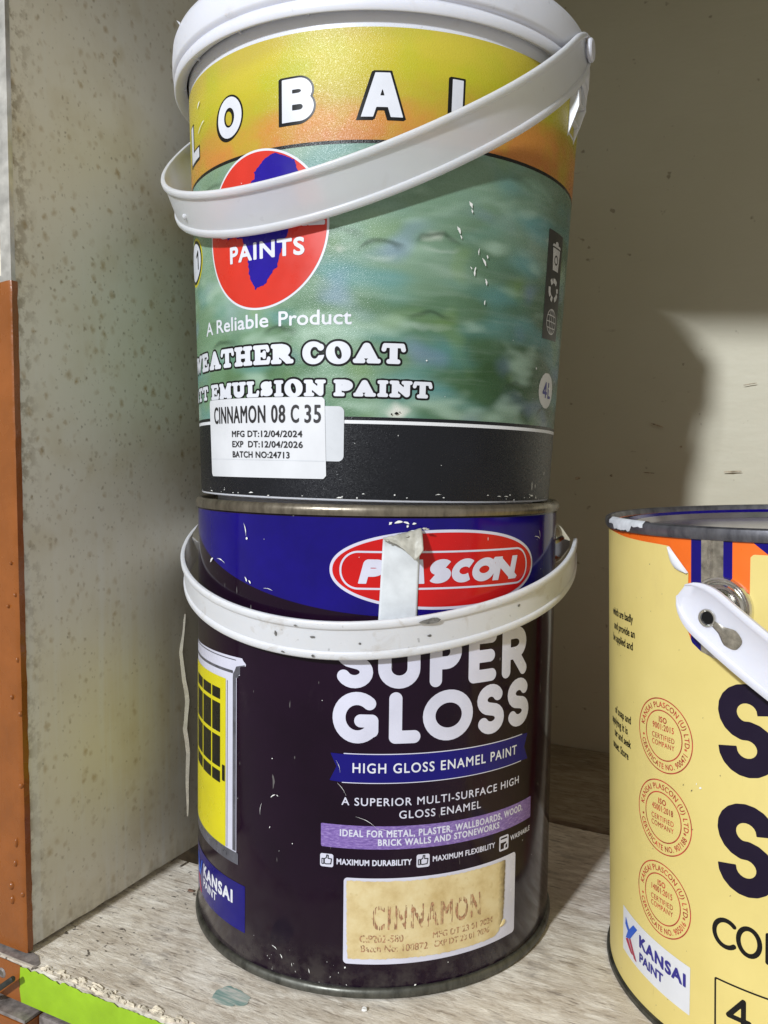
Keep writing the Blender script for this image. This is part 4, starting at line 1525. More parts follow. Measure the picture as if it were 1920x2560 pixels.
# company box
put_rrect("company_box", SK, -116, -56.1, 15.4, 35.0, 0.2, 1, M['tin_ribbon'], dbody, h=0.4)
put_sans("lettering", SK, "KANSAI", -93.0, -64.0, 25.6, 5.0, 2, M['print_white'], dbody, bold=0.32, spacing=1.16, h=0.18)
put_sans("lettering", SK, "PAINT", -93.0, -77.0, 20.7, 3.5, 2, M['print_white'], dbody, bold=0.12)
tprint("company_mark", [(-107, 31), (-104, 31), (-100, 24.8), (-96.5, 30.9), (-95.0, 30.9), (-99, 22.8), (-104, 22.8)], 2, M['ink_sky'], h=0.25)
tprint("company_mark", [(-105, 22.5), (-101, 22.5), (-96, 15.8), (-99, 15.8)], 2, M['ink_crimson'], h=0.25)

# strip of masking tape, peeling at the top
bm = bmesh.new()
nu, nv = 16, 44
vg = []
for j in range(nv + 1):
    row = []
    for i in range(nu + 1):
        f = i / nu
        topz = 180.4 + 4.0 * f + 0.45 * noise.noise((f * 9, 1, 1)) + 0.25 * noise.noise((f * 31, 1, 1))
        z = 146.0 + (topz - 146.0) * j / nv
        u = 1.3 + 0.045 * (z - 149) * (1 - f * .35) + 14.6 * f
        off = 0.00045 + 0.0012 * max(0.0, (z - topz + 4.0) / 4.0) ** 2
        zz = z
        row.append(bm.verts.new(SK.map(np.array([u]), np.array([zz]), off)[0]))
    vg.append(row)
for j in range(nv):
    for i in range(nu):
        bm.faces.new((vg[j][i], vg[j][i + 1], vg[j + 1][i + 1], vg[j + 1][i]))
tape = bm_obj("tape_strip", bm, flat_mat("masking_tape", (0.66, 0.69, 0.72), 0.55, vary=0.05, scale=150, bump=0.1), dark, smooth=70)
sm = tape.modifiers.new("thick", 'SOLIDIFY')
sm.thickness = 0.00025
bm = bmesh.new()
lens = ((0, .2), (.3, 2.8), (.55, 6.3), (.80, 11.2), (.92, 9.4), (1.0, 8.0))
vg = []
for i in range(25):
    a_ = i / 24
    ln = np.interp(a_, [q[0] for q in lens], [q[1] for q in lens])
    row = []
    for j in range(13):
        t = j / 12
        topz = 180.4 + 4.0 * a_ + 0.45 * noise.noise((a_ * 9, 1, 1)) + 0.25 * noise.noise((a_ * 31, 1, 1))
        u = 1.3 + 0.045 * (topz - 149) * (1 - a_ * .35) + 14.6 * a_ - 0.35 * t * a_
        out = 0.0017 + 0.0011 * math.sin(math.pi * min(1, t * 3) / 2) + 0.0040 * a_ * t + 0.0004 * noise.noise((a_ * 6, t * 4, 3))
        zz = topz + 0.35 * math.sin(math.pi * min(1, t * 5)) - ln * t
        row.append(bm.verts.new(SK.map(np.array([u]), np.array([zz]), out)[0]))
    vg.append(row)
for i in range(24):
    for j in range(12):
        bm.faces.new((vg[i][j], vg[i + 1][j], vg[i + 1][j + 1], vg[i][j + 1]))
for k, (a_, z_, rx) in enumerate(((0.50, 179.6, .9), (0.62, 181.3, .7), (0.12, 179.6, .5), (1.06, 184.2, .9), (1.13, 184.0, .6))):
    u = 1.3 + 1.4 + 14.2 * a_
    ring = [bm.verts.new(SK.map(np.array([u + rx * (1 + .4 * noise.noise((q * 1.3, k, 2))) * math.cos(q)]), np.array([z_ + .55 * rx * (1 + .4 * noise.noise((q, k, 5))) * math.sin(q)]), 0.0034 + (0.0002 * k))[0]) for q in np.linspace(0, 6.28, 10)[:-1]]
    bm.faces.new(ring)
flap = bm_obj("flap", bm, flat_mat("tape_back", (0.40, 0.385, 0.33), 0.5, vary=0.12, scale=300, bump=0.15), tape, smooth=70)
sm2 = flap.modifiers.new("thick", 'SOLIDIFY')
sm2.thickness = 0.0002

# scuffs: white chips, scratches, dust specks (flat slivers on the wall)
def slivers(name, skin, specs, m, parent, layer=5):
    P, faces = [], []
    for (u, v, L, w, ang) in specs:
        a = rad(ang)
        n = 7
        lo, hi = [], []
        for i in range(n):
            t = i / (n - 1)
            x = (t - .5) * L
            y = w / 2 * math.sin(math.pi * min(max(t, .08), .92)) * (0.6 + 0.8 * random.random())
            bend = 0.08 * L * math.sin(t * 3.1)
            for s, arr in ((1, hi), (-1, lo)):
                xx, yy = x, bend + s * y
                arr.append((u + xx * math.cos(a) - yy * math.sin(a), v + xx * math.sin(a) + yy * math.cos(a)))
        b = len(P)
        P += lo + hi
        for i in range(n - 1):
            faces.append((b + i, b + i + 1, b + n + i + 1, b + n + i))
    P = np.array(P)
    X = skin.map(P[:, 0], P[:, 1], LAYER * layer)
    me = bpy.data.meshes.new(name)
    me.from_pydata(X.tolist(), [], faces)
    me.update()
    o = link(name, me, m, parent)
    o['kind'] = 'stuff'
    return o


sp = [(-81.5, 167.0, 3.6, 1.1, 35), (-55.8, 161.6, 2.2, .8, -60), (-53.6, 160.7, 1.6, .7, -50), (-56.5, 181.6, 5.2, .35, -75), (-55.3, 178.0, 1.2, .9, 20), (-73.0, 167.6, 6.5, .35, -12),
      (8.5, 186.3, 3.0, 1.3, 10), (5.5, 185.9, 1.5, 1.0, 40), (11.5, 186.1, 2.2, 1.0, -20), (14.5, 185.8, 1.6, .8, 10), (12.0, 184.8, 1.0, .8, 60),
      (77.5, 178.5, 5.0, .3, -15), (79.5, 180.0, 3.4, .25, -70), (46.0, 179.5, .25, 1.5, 0), (-44, 158.6, 4.5, .2, -8), (66.5, 127.5, 1.4, .35, -60), (62.5, 134.0, 1.6, .3, -40),
      (-41, 76.5, 2.6, .5, 35), (-39, 77.0, 1.0, .3, -30), (-41.5, 91.5, .6, .4, 0), (-42.5, 63.5, .9, .3, 70), (-32, 59.0, .5, .4, 0), (-47, 70, 5.0, .18, 80),
      (-10.0, 12.4, .9, .6, 60), (-32.0, 10.0, .2, 1.3, 10), (-24.5, 9.0, .3, 1.6, 12), (-40.0, 15.0, 2.6, .35, -25), (-36.8, 12.2, 1.9, .4, -60), (-15.8, 8.0, .6, .3, 60), (31, 12.0, .3, .6, 0), (17.5, 5.0, .9, .6, 30),
      (-2.5, 70.5, 9.0, .14, -28), (5.5, 66.5, 9, .12, -22), (-12.0, 83.0, 6.0, .14, -55), (-13.5, 92.0, 5.0, .12, -70)]
for _ in range(16):
    sp.append((random.uniform(-95, 85), random.uniform(5, 186), random.uniform(.2, .6), random.uniform(.12, .32), random.uniform(0, 180)))
slivers("scuff_marks", SK, sp, M['chip_white'], dbody, 7)
dz = [(random.uniform(-45, -5), random.uniform(5, 13), random.uniform(.2, .7), random.uniform(.12, .25), random.uniform(60, 120)) for _ in range(12)]
slivers("scuff_marks", SK, dz, M['chip_white'], dbody, 7)

# handle and ears
thE, A, L, phi, zE, wS, nS, fx = 1.3603, 0.0969, 0.1139, 0.2542, 0.1706, 0.0153, 1.914, -0.0208
pol = lambda deg, r_, z: (r_ * math.sin(rad(deg)), -r_ * math.cos(rad(deg)), z)
P, N, b, e, f = bail_curve(thE, A, L, phi, zE, nS, fx, -1, 100, -0.03, math.pi + 0.17, ends=((pol(86, 0.0930, 0.1690), 0.0, 1),))
dh = strap("handle", P, N, b, wS, M['old_plastic'], dark, th=0.0012, flange=0.0013, fw=0.0032, taper=3)
f0 = Vector((math.sin(thE - math.pi / 2), -math.cos(thE - math.pi / 2), 0))
for deg, z in ((87, 0.1722), (-97, 0.1715)):
    ex = Vector(pol(deg, 1.0, 0.0))
    base = ex * (RT - 0.0006) + Vector((0, 0, z))
    disc_stack("ear", [(0.0105, 0), (0.0101, .0016), (0.0088, .0034), (0.0066, .0052), (0.0044, .0066), (0.0030, .0078), (0.001, .0082)], M['ear_metal'], dark, base, ex)
# grime and a bare worn patch on the strap
def on_strap(name, specs, m, P, N, b, parent, off):
    bm = bmesh.new()
    n = len(P)
    for s, t, L, w in specs:
        i = int(s * (n - 1))
        tg = Vector(P[min(i + 1, n - 1)] - P[i - 1]).normalized()
        c = Vector(P[i]) + Vector(b) * t + Vector(N[i]) * off
        ring = []
        for k in range(14):
            a = 2 * math.pi * k / 14
            r_ = 1 + 0.35 * noise.noise((math.cos(a) * 2 + s * 50, math.sin(a) * 2, 1))
            ring.append(bm.verts.new(c + tg * (L * r_ * math.cos(a)) + Vector(b) * (w * r_ * math.sin(a))))
        bm.faces.new(ring)
    o = bm_obj(name, bm, m, parent)
    o['kind'] = 'stuff'
    return o


GR = flat_mat("grime_grey", (0.16, 0.155, 0.15), 0.6, vary=0.3, scale=500)
on_strap("grime", [(0.363, wS / 2 - .0017, .0042, .0011), (0.52, wS / 2 - .0018, .0007, .0004), (0.505, -wS / 2 + .0016, .0006, .0006), (0.545, -wS / 2 + .0016, .0007, .0004)], GR, P, N, b, dh, 0.00185)
on_strap("grime", [(0.50, 0.0012, .0011, .0005), (0.36, -.0006, .0009, .0005), (0.24, .0016, .0007, .0006), (0.44, -.001, .0005, .0005), (0.555, .0005, .0006, .0012)], GR, P, N, b, dh, 0.00072)

# ------------------------------------------------------------------ plastic bucket
R0, K = 0.0806, 0.0435
bucket = thing("plastic_bucket", "white plastic paint bucket with yellow and green printed wrap, stacked on the dark tin", "paint bucket", (-0.0007, 0, 0.1889), (0, rad(1.36), 0))
rb = lambda z: R0 + K * z
bbody = lathe("body", [(0.0002, -0.0006), (0.0725, -0.0008), (0.0735, -0.0004), (0.0738, 0.0050), (0.0790, 0.0051), (0.0805, 0.0054), (0.08078, 0.0058)] + [(rb(z) - .0001, z) for z in (0.0064, 0.05, 0.10, 0.15, 0.178, 0.188)] + [(0.0868, 0.1885), (0.0868, 0.19)], M['bucket_plastic'], bucket, n=256)
SB = Skin(R0, K)
# printed film wrapped round the body
us = np.linspace(-math.pi * R0 * 1000, math.pi * R0 * 1000, 257)
vs = np.array([6.15, 20, 36, 60, 90, 120, 137, 150, 165, 177.1])
verts, faces, uvs = [], [], []
for v in vs:
    for u in us[:-1]:
        verts.append(SB.map(np.array([u]), np.array([v]), LAYER)[0])
me_f = []
n = len(us) - 1
for j in range(len(vs) - 1):
    for i in range(n):
        faces.append((j * n + i, j * n + (i + 1) % n, (j + 1) * n + (i + 1) % n, (j + 1) * n + i))
me = mesh_pydata("printed_wrap", verts, faces, 60)
uvl = me.uv_layers.new(name="label")
for p_ in me.polygons:
    i0, j0 = p_.index % n, p_.index // n
    for li, (di, dj) in zip(p_.loop_indices, ((0, 0), (1, 0), (1, 1), (0, 1))):
        uvl.data[li].uv = (us[i0 + di], vs[j0 + dj])
wrap = link("printed_wrap", me, M['bucket_film'], bucket)
W2, W3 = 2, 3

# big spaced word
us, vs, F = letters_geo([('L', -98.0, -85.9, 146.0, 161.3), ('O', -68.0, -54.0, 145.9, 161.3), ('B', -35.7, -23.6, 145.9, 161.3), ('A', -7.3, 7.3, 145.9, 161.3), ('L', 23.9, 35.6, 145.9, 161.3), ('G', -129, -115, 145.9, 161.3)], 4.0, 0.22, butt=True, pad=3.5)
sh = np.maximum(F, np.roll(np.roll(F, -3, axis=1), -2, axis=0)) + 0.75
sh = np.maximum(sh, np.roll(np.roll(F, -2, axis=1), -1, axis=0) + 0.75)
put("letter_outline", SB, us, vs, sh, 2, M['print_black'], wrap)
put("lettering", SB, us, vs, F, 3, M['print_white'], wrap)
# round emblem
us, vs = grid(-77, -16, 76, 140, 0.3)
F = ell_field(us, vs, -46.6, 108.4, 28.9, 30.0)
put("emblem_border", SB, us, vs, F, 2, M['print_white'], wrap)
put("emblem", SB, us, vs, F - 0.85, 3, M['print_red'], wrap)
af = [(-39, 135.9), (-36, 134.8), (-30.8, 132.4), (-29.5, 128), (-31.5, 122), (-29.5, 117.5), (-27, 113.5), (-33, 107.8), (-35.8, 101.2), (-37.2, 97.5), (-38.2, 94), (-40.5, 91.9), (-42.8, 88.8), (-44.5, 87.4), (-48.5, 86.4),
      (-49.6, 88.4), (-50.9, 90.8), (-51.6, 94), (-51.9, 97), (-51.4, 100.5), (-53.7, 103.8), (-54.8, 106.4), (-57.0, 106.8), (-60, 107.6), (-63.2, 107.2), (-65.6, 110), (-66.2, 113.5), (-62, 118), (-57, 121.5), (-52.5, 124.5), (-47.8, 128.0), (-48.2, 130.2), (-45.5, 132.5), (-43, 134.6)]
put_poly("emblem_map", SB, af, 4, M['print_navy'], wrap, h=0.25, wob=0.5)
put_sans("lettering", SB, "PAINTS", -62.0, -26.9, 97.85, 5.9, 5, M['print_white'], wrap, bold=0.30, spacing=1.12, h=0.18)
put_sans("lettering", SB, "GLOBAL", -70.0, -19.2, 108.5, 6.4, 5, M['print_white'], wrap, bold=0.5, h=0.2)
put_sans("lettering", SB, "A Reliable", -83.6, -42.4, 71.7, 5.2, 2, M['print_white'], wrap, bold=0.12, h=0.18)
put_sans("lettering", SB, "Product", -37.8, -9.2, 71.7, 5.3, 2, M['print_white'], wrap, bold=0.12, h=0.18)
WORDS = ((57.0, 65.2, (('W', -106.5, -91.4), ('E', -90.7, -82.0), ('A', -81.2, -70.4), ('T', -70.3, -61.2), ('H', -60.6, -50.7), ('E', -49.9, -41.7), ('R', -41.2, -31.6))),
         (57.0, 65.3, (('C', -27.8, -19.2), ('O', -18.6, -9.4), ('A', -8.8, 1.6), ('T', 1.9, 10.4))),
         (44.9, 51.3, (('A', -110.5, -101.8), ('T', -101.3, -91.8), ('T', -91.4, -83.6))),
         (44.6, 51.4, (('E', -80.0, -72.7), ('M', -72.1, -63.2), ('U', -62.7, -54.4), ('L', -53.8, -47.2), ('S', -46.9, -40.6), ('I', -39.9, -36.0), ('O', -35.4, -27.7), ('N', -27.1, -18.7))),
         (44.7, 51.45, (('P', -15.5, -8.7), ('A', -8.4, 0.1), ('I', 0.7, 4.4), ('N', 5.1, 13.3), ('T', 13.7, 20.9))))
for v0_, v1_, spans in WORDS:
    us, vs, F = text_slab(spans, v0_, v1_)
    put("letter_outline", SB, us, vs, F + 0.82, 2, M['print_black'], wrap)
    put("lettering", SB, us, vs, F, 3, M['print_white'], wrap)
# rosette at the far left
us, vs = grid(-112, -84, 93, 117, 0.25)
F = ell_field(us, vs, -98.0, 105.0, 12.2, 10.2)
put("rosette_border", SB, us, vs, F, 2, M['print_yellow'], wrap)
put("rosette_ring", SB, us, vs, F - 1.1, 3, M['print_black'], wrap)
put("rosette", SB, us, vs, F - 2.3, 4, M['print_white'], wrap)
us, vs, F = letters_geo([('1', -95.5, -91.5, 101.0, 109.2)], 1.4, 0.2)
put("lettering", SB, us, vs, F, 5, M['print_black'], wrap)
# dark strip of disposal symbols at the right
put_poly("symbol_strip", SB, [(75.3, 117.8), (91.0, 117.8), (92.0, 74.0), (75.7, 73.4)], 2, M['print_charcoal'], wrap, h=0.5)
GW = flat_mat("print_offwhite", (0.60, 0.60, 0.60), 0.35)
us, vs = grid(77, 91, 100, 115, 0.2)
F = poly_field(us, vs, [(79.9, 111.2), (88.0, 111.2), (87.0, 102.2), (81.0, 102.2)])
F = np.maximum(F, poly_field(us, vs, [(79.2, 111.8), (80.2, 112.8), (87.8, 112.8), (88.7, 111.8)]))
F = np.maximum(F, ell_field(us, vs, 84.0, 113.2, 1.6, 1.0))
hole = np.abs(ell_field(us, vs, 84.0, 106.6, 1.7, 1.7))
F = np.minimum(F, hole - 0.35)
put("symbol_bin", SB, us, vs, F, 3, GW, wrap)
us, vs = grid(76, 92, 88, 100, 0.2)
F = np.full((len(vs), len(us)), -9.0)
for k in range(3):
    a0 = 90 + 120 * k
    q = [(83.6 + 4.4 * math.cos(rad(a0 + t)), 94.2 + 4.0 * math.sin(rad(a0 + t))) for t in (-42, -12, 14)]
    stroke_field(F, us, vs, q, 2.0, butt=True)
    q2 = [(83.6 + 4.4 * math.cos(rad(a0 + t)), 94.2 + 4.0 * math.sin(rad(a0 + t))) for t in (24, 50)]
    stroke_field(F, us, vs, q2, 2.3, butt=True)
put("symbol_recycle", SB, us, vs, F, 3, GW, wrap)
us, vs = grid(77, 91, 75, 88, 0.16)
E0 = ell_field(us, vs, 83.8, 81.2, 5.0, 5.1)
U, V = np.meshgrid(us, vs)
F = 0.22 - np.abs(E0)
for ru in (2.2,):
    F = np.maximum(F, np.minimum(0.2 - np.abs(ell_field(us, vs, 83.8, 81.2, ru, 5.1)), E0 + .2))
F = np.maximum(F, np.minimum(0.2 - np.abs(U - 83.8), E0))
for dv in (-2.4, 0, 2.4):
    F = np.maximum(F, np.minimum(0.2 - np.abs(V - 81.2 - dv - dv * 0.10 * (1 - ((U - 83.8) / 5) ** 2)), E0))
put("symbol_globe", SB, us, vs, F, 3, GW, wrap)
# volume disc
us, vs = grid(74, 94, 43, 62, 0.25)
put("volume_disc", SB, us, vs, ell_field(us, vs, 84.2, 52.5, 8.0, 7.4) + wobble(us, vs, .2), 2, GW, wrap)
us, vs, F = letters_geo([('4', 80.0, 85.0, 49.3, 56.1), ('L', 85.8, 89.4, 49.3, 56.1)], 1.2, 0.18)
put("lettering", SB, us, vs, F, 3, M['ink_blue'], wrap)
# stickers
stk2 = put_rrect("sticker", SB, -52, -11.5, 20.4, 41.2, 2.2, 5, M['sticker_clear'], bucket, h=0.4, label="blank translucent sticker underneath")
us, vs = grid(-82.5, -17, 12, 46, 0.35)
stk = put("sticker", SB, us, vs, poly_field(us, vs, [(-81.2, 43.6), (-80.4, 44.7), (-19.9, 44.6), (-18.9, 43.6), (-18.1, 14.8), (-19.2, 13.6), (-79.8, 13.1), (-80.7, 14.2)]), 8, M['sticker_white'], bucket, "white sticker printed with colour name and dates")
for tx, a, b_ in (("CINNAMON", -76.6, -43.9), ("08", -41.2, -34.8), ("C", -32.5, -29.0), ("35", -26.8, -20.2)):
    put_sans("lettering", SB, tx, a, b_, 35.0, 6.5, 10, M['ink_black'], stk, bold=0.16, spacing=1.12, h=0.16)
for tx, a, b_, v in (("MFG DT:12/04/2024", -62.9, -27.6, 29.4), ("EXP  DT:12/04/2026", -62.8, -27.4, 25.3), ("BATCH NO:24713", -62.7, -33.0, 21.2)):
    put_sans("lettering", SB, tx, a, b_, v, 2.35, 10, M['ink_black'], stk, bold=0.10, h=0.13, spacing=1.06)
put_rrect("sticker_edge", SB, -80.2, -18.8, 20.2, 20.5, 0.05, 9, M['sticker_clear'], stk, h=0.15)

# chips and scratches on the bucket
sp = [(32.6, 117.6, 2.6, .9, -60), (33.2, 115.4, 1.6, .5, -70), (28.4, 107.8, 2.8, .9, -62), (29.4, 105.4, 1.6, .5, -65), (37.0, 101.0, 2.6, .5, 85), (39.3, 97.5, 3.2, .9, -58), (40.6, 99.6, 1.3, .6, -70), (35.8, 93.5, 3.4, .8, 85),
      (34.0, 94.6, 1.3, .4, -50), (40.6, 90.2, 2.4, .7, -75), (40.6, 82.5, 1.8, .5, 85), (-82.5, 156.2, 6.5, .5, 26), (-80.0, 157.6, 3.0, .4, 10), (-84.0, 166.0, 3.6, .8, 35), (18.3, 59.0, .6, .6, 0), (72.0, 60.5, .7, .9, 30), (86.0, 53.4, 2.0, 1.0, -10),
      (75.5, 12.2, .4, 4.5, 3), (78.5, 12.0, .4, 2.0, 8), (76.0, 8.0, 2.2, .8, 0), (80.0, 7.2, 1.4, .6, 20), (88.0, 17.5, 1.6, .4, 80)]
for _ in range(14):
    sp.append((random.uniform(-100, 100), random.uniform(3, 175), random.uniform(.2, .55), random.uniform(.12, .28), random.uniform(0, 180)))
slivers("scuff_marks", SB, sp, M['chip_white'], wrap, 9)
sp = [(random.uniform(-100, 95), random.uniform(6.3, 8.6), random.choice((.5, .7, 1.0, 2.4)), random.uniform(.2, .5), random.uniform(-6, 6)) for _ in range(34)]
slivers("scuff_marks", SB, sp, M['chip_white'], wrap, 9)
slivers("scuff_marks", SB, [(7.8, 38.9, 1.6, .8, 10), (6.0, 38.6, .8, .6, 60), (9.0, 39.4, .6, .4, 0)], M['print_black'], wrap, 9)

# lid
LX = -0.0016
lid_prof = [(0.0878, 0.1835), (0.0905, 0.1816), (0.0926, 0.1808), (0.0931, 0.1813), (0.0933, 0.1838), (0.0930, 0.1850), (0.0918, 0.1857), (0.0919, 0.1864), (0.0936, 0.1872), (0.0939, 0.1882), (0.0941, 0.1930), (0.0938, 0.1980), (0.0928, 0.2006),
            (0.0908, 0.2014), (0.0880, 0.2010), (0.0865, 0.1990), (0.0860, 0.1950), (0.0845, 0.1938), (0.0002, 0.1938)]
lid = lathe("lid", lid_prof, M['bucket_plastic'], bucket, n=256, sharp=50, loc=(LX, 0, 0))
bm = bmesh.new()       # pull tabs and nibs round the lid skirt
for k in range(18):
    a = 2 * math.pi * k / 18 + .05
    c = Vector((math.sin(a), -math.cos(a), 0))
    t_ax = Vector((math.cos(a), math.sin(a), 0))
    o_ = c * 0.0879 + Vector((LX, 0, 0.1825))
    vv = []
    for x, y, z in ((-.0003, 0, -.0002), (.0003, 0, -.0002), (.0003, .0036, 0.0004), (-.0003, .0036, 0.0004), (-.0003, 0, .002), (.0003, 0, .002), (.0003, .0036, .0016), (-.0003, .0036, .0016)):
        vv.append(bm.verts.new(o_ + t_ax * x + c * y + Vector((0, 0, z))))
    for f_ in ((0, 1, 2, 3), (4, 7, 6, 5), (0, 4, 5, 1), (1, 5, 6, 2), (2, 6, 7, 3), (3, 7, 4, 0)):
        bm.faces.new([vv[i] for i in f_])
nb = bm_obj("lid_ribs", bm, M['bucket_plastic'], lid)
nb['kind'] = 'stuff'
bm = bmesh.new()       # torn plastic hairs
for a, z, dx in ((-101.0, 0.1905, 0), (-103.5, 0.1912, .0006), (-98.5, 0.1865, 0), (-99.8, 0.1860, .0005), (-62, 0.1985, 0), (-40, 0.1995, 0)):
    r_ = rad(a)
    c = Vector((math.sin(r_), -math.cos(r_), 0))
    o_ = c * 0.0938 + Vector((LX, 0, z))
    t_ax = Vector((math.cos(r_), math.sin(r_), 0))
    q = [o_ + t_ax * .0005 + Vector((0, 0, .0004)), o_ - t_ax * .0005 + Vector((0, 0, .0004)), o_ + c * .0016 + Vector((0, 0, .0012)) + t_ax * dx, o_ + Vector((0, 0, -.0006))]
    v4 = [bm.verts.new(x) for x in q]
    for f_ in ((0, 1, 2), (0, 2, 3), (1, 3, 2), (0, 3, 1)):
        bm.faces.new([v4[i] for i in f_])
bm_obj("torn_nibs", bm, M['bucket_plastic'], lid)['kind'] = 'stuff'

# handle, ears with gussets and pins
thE, A, L, phi, zE, wS, nS, fx, zt = 1.1403, 0.0983, 0.1302, 0.6613, 0.1936, 0.0182, 2.0288, -0.0081, 0.0087
EAR = ((65, 0.1950), (-112, 0.1850))
P, N, b, e, f = bail_curve(thE, A, L, phi, zE, nS, fx, -1, 96, -0.03, math.pi, zt=zt, ends=((pol(66, 0.0925, 0.1955), 0.0, 1),))
bh = strap("handle", P, N, b, wS, M['handle_plastic'], bucket, th=0.0011, flange=0.0014, fw=0.0030, taper=5)
i_n = 64
c = Vector(P[i_n]) + Vector(N[i_n]) * 0.0005 - Vector(b) * 0.0015
disc_stack("nub", [(0.0012, 0), (0.0011, .0008), (0.0007, .0012), (0.0002, .0013)], M['handle_plastic'], bh, c, N[i_n], n=16)
f0 = Vector((math.sin(thE - math.pi / 2), -math.cos(thE - math.pi / 2), 0))
for deg, ze in EAR:
    ex = Vector(pol(deg, 1.0, 0.0))
    c0 = ex * 0.0866 + Vector((0, 0, ze - 0.0035))
    bm = bmesh.new()
    t_ax = Vector((0, 0, 1)).cross(ex)
    # tapering gusset fin below the pivot, with cross ribs
    prof = [(0.0, -0.038), (0.0022, -0.032), (0.0046, -0.026), (0.0068, -0.020), (0.0066, -0.015), (0.0040, -0.008), (0.0040, 0.003), (0.0, 0.003)]
    for x0, x1 in ((-.0056, -.0046), (.0046, .0056)):
        va = [bm.verts.new(c0 + ex * (p_ - .001) + t_ax * x0 + Vector((0, 0, z))) for p_, z in prof]
        vb = [bm.verts.new(c0 + ex * (p_ - .001) + t_ax * x1 + Vector((0, 0, z))) for p_, z in prof]
        bm.faces.new(va)
        bm.faces.new(list(reversed(vb)))
        for k in range(len(prof)):
            k2 = (k + 1) % len(prof)
            bm.faces.new((va[k2], va[k], vb[k], vb[k2]))
    for z, pr in ((-0.032, .0016), (-0.027, .0036), (-0.020, .0058)):
        vv = [bm.verts.new(c0 + ex * (x - .0005) + t_ax * y + Vector((0, 0, z + w))) for x, y, w in ((0, -.0048, 0), (pr, -.0048, 0), (pr, .0048, 0), (0, .0048, 0), (0, -.0048, .001), (pr, -.0048, .001), (pr, .0048, .001), (0, .0048, .001))]
        for f_ in ((0, 1, 2, 3), (4, 7, 6, 5), (0, 4, 5, 1), (1, 5, 6, 2), (2, 6, 7, 3), (3, 7, 4, 0)):
            bm.faces.new([vv[i] for i in f_])
    ear = bm_obj("ear", bm, M['bucket_plastic'], bucket)
    pc = ex * 0.0918 + Vector((0, 0, ze - 0.0010))
    disc_stack("pivot_pin", [(0.0030, -.003), (0.0030, .0020), (0.0046, .0022), (0.0047, .0034), (0.0040, .0040), (0.0010, .0042)], M['new_plastic'], ear, pc, ex, n=28)

# ------------------------------------------------------------------ yellow tin
RY = 0.0832
yel = thing("paint_tin", "pale yellow labelled paint tin with orange top band and red round stamps", "paint tin", (0.18326, -0.06407, -0.0020), (0, rad(-1.0), 0))
ybody = lathe("body", [(0.0805, 0.0035), (RY, 0.0042), (RY, 0.1868), (RY - .0003, 0.1880), (0.0800, 0.1882)], M['orange_print'], yel, n=256)
lathe("bottom_rim", [(0.0800, 0.0004), (0.0830, 0.0), (0.0846, 0.0008), (0.0849, 0.0022), (0.0845, 0.0036), (0.0834, 0.0042), (0.0800, 0.0042)], M['dark_rim'], yel, n=256)
lathe("top_rim", [(0.0832, 0.1858), (0.0842, 0.1860), (0.0848, 0.1870), (0.0850, 0.1886), (0.0846, 0.1900), (0.0836, 0.1906), (0.0824, 0.1904), (0.0816, 0.1892), (0.0814, 0.1860)], M['blue_grey_rim'], yel, n=256)
ylid = lathe("tin_lid", [(0.0815, 0.1862), (0.0806, 0.1850), (0.0790, 0.1852), (0.0775, 0.1872), (0.0755, 0.1884), (0.0735, 0.1872), (0.0725, 0.1850), (0.0640, 0.1846), (0.0625, 0.1854), (0.0002, 0.1856)], M['lid_metal'], yel, n=192, sharp=25)
lathe("lid_ring", [(0.0738, 0.1874), (0.0755, 0.1886), (0.0772, 0.1875)], M['tin_blue'], ylid, n=192)
bm = bmesh.new()        # torn bit of tape over the rim
prev = None
for i in range(22):
    t = i / 21
    a = rad(-93 + 21 * t)
    w_ = 0.004 * math.sin(math.pi * min(.9, max(.1, t))) + .0009 * noise.noise((t * 9, 1, 2))
    c_, s_ = math.sin(a), -math.cos(a)
    lowz = 0.1893 - (0.0026 if .2 < t < .75 else .0008) + .0006 * noise.noise((t * 14, 5, 2))
    row = [bm.verts.new((r_ * c_, r_ * s_, z)) for r_, z in ((0.08515, lowz), (0.0851, 0.1897), (0.0838, 0.19095), (0.0822, 0.19075), (0.0822 - w_, 0.1900))]
    if prev:
        for k in range(4):
            bm.faces.new((prev[k], row[k], row[k + 1], prev[k + 1]))
    prev = row
bm_obj("torn_tape", bm, flat_mat("torn_tape_white", (0.62, 0.64, 0.68), 0.5, vary=.08, scale=200), yel, smooth=60)
SY = Skin(RY, 0.0)


def yprint(name, pts, layer, m, parent=ybody, **kw):
    return put_poly(name, SY, pts, layer, m, parent, **kw)


yprint("blue_stripe", [(-82.8, 187.4), (-78.8, 187.4), (-78.8, 140), (-82.8, 140)], 1, M['tin_blue'])
yprint("blue_stripe", [(-70.7, 187.4), (-67.6, 187.4), (-67.6, 140), (-70.7, 140)], 1, M['tin_blue'])
yprint("bare_seam", [(-78.8, 187.4), (-70.7, 187.4), (-70.7, 140), (-78.8, 140)], 1, M['seam_metal'])
bm = bmesh.new()
prev = None
for i in range(40):
    z = 0.1476 + 0.0384 * i / 39
    row = []
    for du, h_ in ((-.0010, .0001), (-.0007, .0008), (0.0004, .0009), (0.0008, .0001)):
        row.append(bm.verts.new(SY.map(np.array([-75.4 + du * 1000]), np.array([z * 1000]), h_)[0]))
    if prev:
        for k in range(3):
            bm.faces.new((prev[k], row[k], row[k + 1], prev[k + 1]))
    prev = row
bm_obj("seam", bm, M['seam_metal'], yel, smooth=60)
yprint("blue_corner", [(-62.8, 187.4), (-56.2, 182.2), (-50, 178), (-20, 178), (-20, 187.4)], 2, M['tin_blue'])
